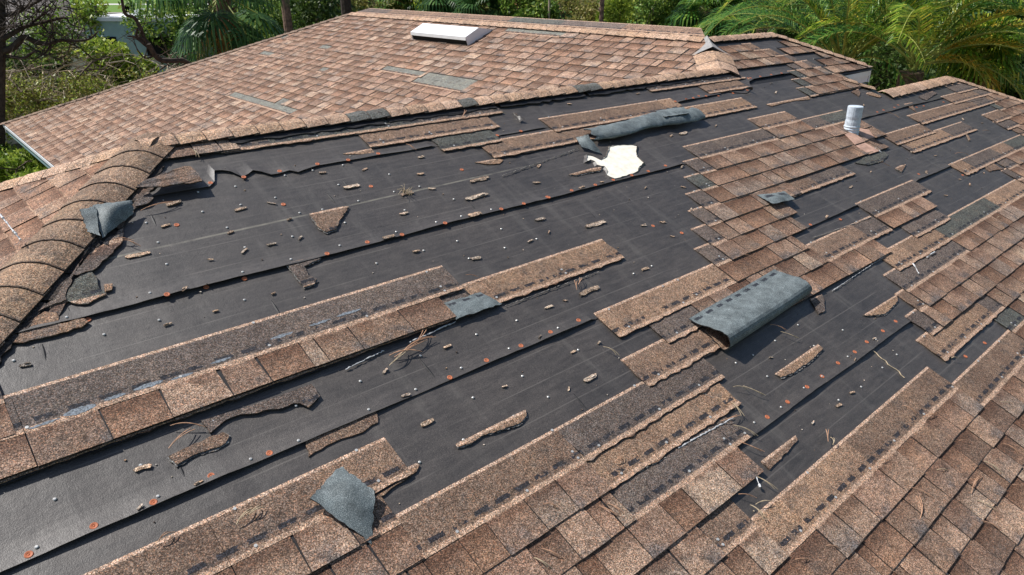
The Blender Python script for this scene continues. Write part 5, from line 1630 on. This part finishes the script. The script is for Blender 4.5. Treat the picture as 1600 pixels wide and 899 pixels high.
def frond(V, S, base, az, el, L, sag, lf=.42, n=64, roll=0.0, tw=.9, wd=.019):
    p = Vector(base); d = Vector((math.cos(az) * math.cos(el), math.sin(az) * math.cos(el), math.sin(el)))
    side = Vector((-math.sin(az), math.cos(az), 0))
    seg = 26; pts = [p.copy()]; dirs = [d.copy()]
    for i in range(seg):
        f = (i + 1) / seg
        d = (d + Vector((0, 0, -1)) * (sag / seg) * (.35 + 1.5 * f)).normalized()
        p = p + d * (L / seg); pts.append(p.copy()); dirs.append(d.copy())
    S.tube(pts, [.016 * (1 - .85 * i / seg) + .002 for i in range(seg + 1)], 5)
    for i in range(n):
        f = .16 + .84 * i / n
        x = f * seg; k = min(seg - 1, int(x)); q = pts[k].lerp(pts[k + 1], x - k); dd = dirs[k]
        ll = lf * math.sin(math.pi * (.12 + .83 * f)) ** .6 * U(.85, 1.1)
        upv = side.cross(dd).normalized()
        if upv.z < 0: upv = -upv
        for sgn in (-1, 1):
            ang = U(.55, .85)
            e = (dd * ang + side * sgn * math.cos(.5) * tw + upv * U(.15, .5)).normalized()
            m_ = q + e * ll * .5
            t_ = m_ + (e + Vector((0, 0, -U(.35, .9)))).normalized() * ll * .55
            w_ = (e.cross(Vector((0, 0, 1))) + upv * .4).normalized() * wd * .5
            V.append((q - w_ * .5, q + w_ * .5, m_ + w_, m_ - w_)); V.append((m_ - w_, m_ + w_, t_ + w_ * .1, t_ - w_ * .1))

def feather_palm(label, c, nfr, L, mats, azs=None, seed=1, r_tr=.17, sag=(1.2, 2.2), els=(.1, 1.35)):
    c = Vector(c); o = empty('feather_palm', (c.x, c.y, GZ), label, 'palm')
    mb = MB(); n = 10
    mb.tube([Vector((c.x + .05 * math.sin(i), c.y, GZ + (c.z - GZ) * i / n)) for i in range(n + 1)], [r_tr * U(.95, 1.08) for i in range(n + 1)], 12)
    mb.build('trunk', M_BOOT, o)
    for i in range(nfr):
        V = []; S = MB()
        if azs and i < len(azs): az, el, LL, sg, mat = azs[i]
        else:
            f = i / nfr; az = i * 2.399 + seed; el = els[0] + (els[1] - els[0]) * f ** .8; LL = L * U(.85, 1.1); sg = U(*sag) * (1.1 - .3 * f); mat = rnd.choice(mats)
        frond(V, S, c + Vector((U(-.06, .06), U(-.06, .06), U(-.05, .15))), az, el, LL, sg)
        fo = quads_obj('frond', np.array([[tuple(p) for p in q] for q in V]), mat, o)
        sm = S.build('rachis', M_RACHIS, None, origin=(0, 0, 0)); sm.location = (0, 0, 0); sm.parent = fo; sm.matrix_parent_inverse = Matrix.Translation(-Vector(o.location))
rA = ray(1310, 105); azv = math.atan2(rA.y, rA.x)            # viewing azimuth; left in the picture is +, right is -
feather_palm('large green feather palm arching over the small right gable', far(1312, 112, 13.2), 26, 2.7, [PG, PG, PY], seed=.4,
             azs=[(azv + 1.7, .95, 2.9, 2.3, PG), (azv + 1.45, .75, 2.8, 2.2, PG), (azv + 1.9, 1.1, 2.7, 2.2, PY), (azv + 2.2, .6, 2.2, 2.3, PG), (azv + 1.2, 1.15, 2.8, 1.8, PG), (azv - .6, 1.2, 2.8, 1.4, PY), (azv - 1.3, .95, 2.9, 1.3, PY), (azv - 1.5, .75, 3.0, 1.2, PG), (azv + .3, 1.35, 2.8, 1.0, PG), (azv - 2.3, .5, 1.8, 2.2, PG)])
feather_palm('yellowing feather palm with orange-tipped fronds at the right', far(1425, 112, 12.8), 20, 2.5, [PY, PG], seed=2.1,
             azs=[(azv - 1.35, .85, 2.7, 2.0, PO), (azv - 1.55, .55, 2.5, 2.0, PO), (azv - 1.7, .35, 2.1, 1.9, PY), (azv - 1.9, .5, 1.5, 2.6, PO), (azv - 1.1, 1.05, 2.8, 1.7, PY), (azv + 1.6, .8, 2.2, 1.8, PY), (azv + .8, 1.2, 2.5, 1.4, PG), (azv - 1.2, .65, 2.9, 1.3, PO)])
feather_palm('second green feather palm farther back between the two near palms', far(1385, 60, 18), 22, 3.0, [PG, PY, PG], seed=4.0, els=(.0, 1.3))
feather_palm('green feather palm behind the roof peak', far(1195, 45, 18.5), 20, 2.6, [PG, PG, PY], seed=5.0)
feather_palm('dark feather palm at the far right corner', far(1640, 40, 17), 18, 2.8, [PG, PG], seed=1.0)

# ---- neighbours: grey-roofed house, teal trailer, shed, road, mailbox
def poly_part(name, pts, mat, parent, th=None):
    mb = MB(); pts = [Vector(p) for p in pts]; mb.face(pts)
    return mb.build(name, mat, parent)
a = far(-90, -16, 36); b = far(104, -6, 36); c2 = far(132, 50, 30); d2_ = far(-90, 66, 28)
nh = empty('neighbour_house', (c2.x, c2.y, GZ), 'neighbouring house with a big weathered grey shingle roof at the top left', 'house')
mb = MB(); th = Vector((0, 0, -.15))
mb.face([a, b, c2, d2_]); mb.face([c2, d2_, d2_ + th, c2 + th]); mb.face([b, c2, c2 + th, b + th])
bk1 = b + (b - c2).cross(Vector((0, 0, 1))).normalized() * 0 + Vector((0, 6, -2)); bk2 = a + Vector((0, 6, -2))
mb.face([a, b, bk1, bk2])
mb.build('roof', M_GREYROOF, nh)
mb = MB()
for k in range(26):
    f = (k + .5) / 26
    p, q = a.lerp(d2_, f), b.lerp(c2, f); up_ = Vector((0, 0, .015))
    mb.box((p + q) / 2 + up_, (q - p).length / 2, .012, .01, (q - p).normalized(), Vector((0, 0, 1)).cross((q - p).normalized()).normalized(), Vector((0, 0, 1)))
mb.build('course_shadow_lines', plain('course_shadow', (.14, .125, .115), .9, 9, .3), nh)  # dark bars paint the shadow lines under the roof courses
M_TANW = plain('tan_stucco', (.5, .42, .32), .9, 8, .15)
w3 = b + Vector((0, 0, 0))
for p, q in ((c2, b), (d2_, c2)):
    pp, qq = Vector((p.x, p.y, GZ)), Vector((q.x, q.y, GZ))
    mb = MB(); mb.face([pp, qq, Vector((q.x, q.y, min(q.z, c2.z + (q.z - c2.z))) ) - Vector((0, 0, .16)), Vector((p.x, p.y, p.z - .16))]); mb.build('wall', M_TANW, nh)
sp = far(106, 12, 30); mb = MB(); mb.tube([Vector((sp.x, sp.y, c2.z - .3)), sp], .03, 8); mb.tube([sp, sp + Vector((0, 0, .08))], .07, 8); mb.build('vent_pipe', M_GREYROOF, nh)

M_TEAL = plain('pale_teal_siding', (.36, .50, .50), .6, 5, .1, bump=0)
t0 = far(128, 26, 27); t1 = far(300, 31, 25.5)
ax = (t1 - t0); L = ax.length; ax = Vector((ax.x, ax.y, 0)).normalized(); ay = Vector((-ax.y, ax.x, 0))
zt = far(190, 34, 26).z
tc = (t0 + t1) / 2
tr_ = empty('trailer', (tc.x, tc.y, GZ), 'pale teal travel trailer with a flat white roof behind the branches', 'trailer')
mb = MB(); mb.box(Vector((tc.x, tc.y, (zt + GZ + .5) / 2)) + ay * 1.2, L / 2, 1.2, (zt - GZ - .5) / 2, ax, ay); mb.build('body', M_TEAL, tr_)
mb = MB(); mb.box(Vector((tc.x, tc.y, zt + .05)) + ay * 1.2, L / 2 + .06, 1.28, .06, ax, ay); mb.build('roof', M_WHITE, tr_)
mb = MB(); q = far(213, 26, 26.3); mb.box(Vector((q.x, q.y, zt + .2)) + ay * .9, .36, .25, .09, ax, ay); mb.box(Vector((q.x, q.y, zt + .3)) + ay * .9, .28, .19, .02, ax, ay); mb.build('roof_vent', M_WHITE, tr_)
for xx in (-1.2, .55):
    mb = MB(); mb.box(Vector((tc.x, tc.y, zt - .75)) + ax * xx - ay * .015, .42, .02, .28, ax, ay); mb.build('window', M_HOODIN, tr_)
for xx in (-.6, .6):
    mb = MB(); ctr = Vector((tc.x, tc.y, GZ + .36)) + ax * xx + ay * .1
    mb.tube([ctr - ay * .12, ctr + ay * .12], .36, 18); mb.build('wheel', M_HOODIN, tr_)

s0 = far(174, 8, 62); sx_ = Vector((ray(174, 8).y, -ray(174, 8).x, 0)).normalized(); sy_ = Vector((-sx_.y, sx_.x, 0))
sh = empty('shed', (s0.x, s0.y, GZ), 'white and dark teal shed standing on the bright lawn far left', 'shed')
mb = MB(); mb.box(Vector((s0.x, s0.y, GZ + 1.3)) + sx_ * .35, .75, .9, 1.3, sx_, sy_); mb.build('wall', M_WALL, sh)
mb = MB(); mb.box(Vector((s0.x, s0.y, GZ + 1.3)) - sx_ * .75, .34, .85, 1.3, sx_, sy_); mb.build('door', M_WHITE, sh)
mb = MB(); mb.box(Vector((s0.x, s0.y, GZ + 2.68)), 1.3, 1.1, .08, sx_, sy_); mb.build('roof', M_GREYROOF, sh)
mb = MB()
p = ground(150, 8); q = ground(330, 8); rd = Vector((ray(230, 8).x, ray(230, 8).y, 0)).normalized()
p0 = p - (q - p); q0 = q + (q - p)
mb.face([p0 + Vector((0, 0, .02)), q0 + Vector((0, 0, .02)), q0 + rd * 9 + Vector((0, 0, .02)), p0 + rd * 9 + Vector((0, 0, .02))])
tag(mb.build('road', plain('pale_concrete', (.55, .53, .50), .9, .5, .1, bump=0), None), kind='structure')
m0 = ground(205, 20); m0 = far(203, 15, 50)
mbx = empty('mailbox', (m0.x, m0.y, GZ), 'black mailbox on a post on the lawn beyond the trailer', 'mailbox')
mb = MB(); mb.box(Vector((m0.x, m0.y, m0.z)), .28, .4, .14, sx_, sy_); mb.tube([Vector((m0.x, m0.y, m0.z + .12)) - sy_ * .4, Vector((m0.x, m0.y, m0.z + .12)) + sy_ * .4], .26, 10); mb.build('box', M_HOODIN, mbx)
mb = MB(); mb.box(Vector((m0.x, m0.y, (m0.z + GZ) / 2)), .06, .06, (m0.z - GZ) / 2); mb.build('post', M_BARK, mbx)
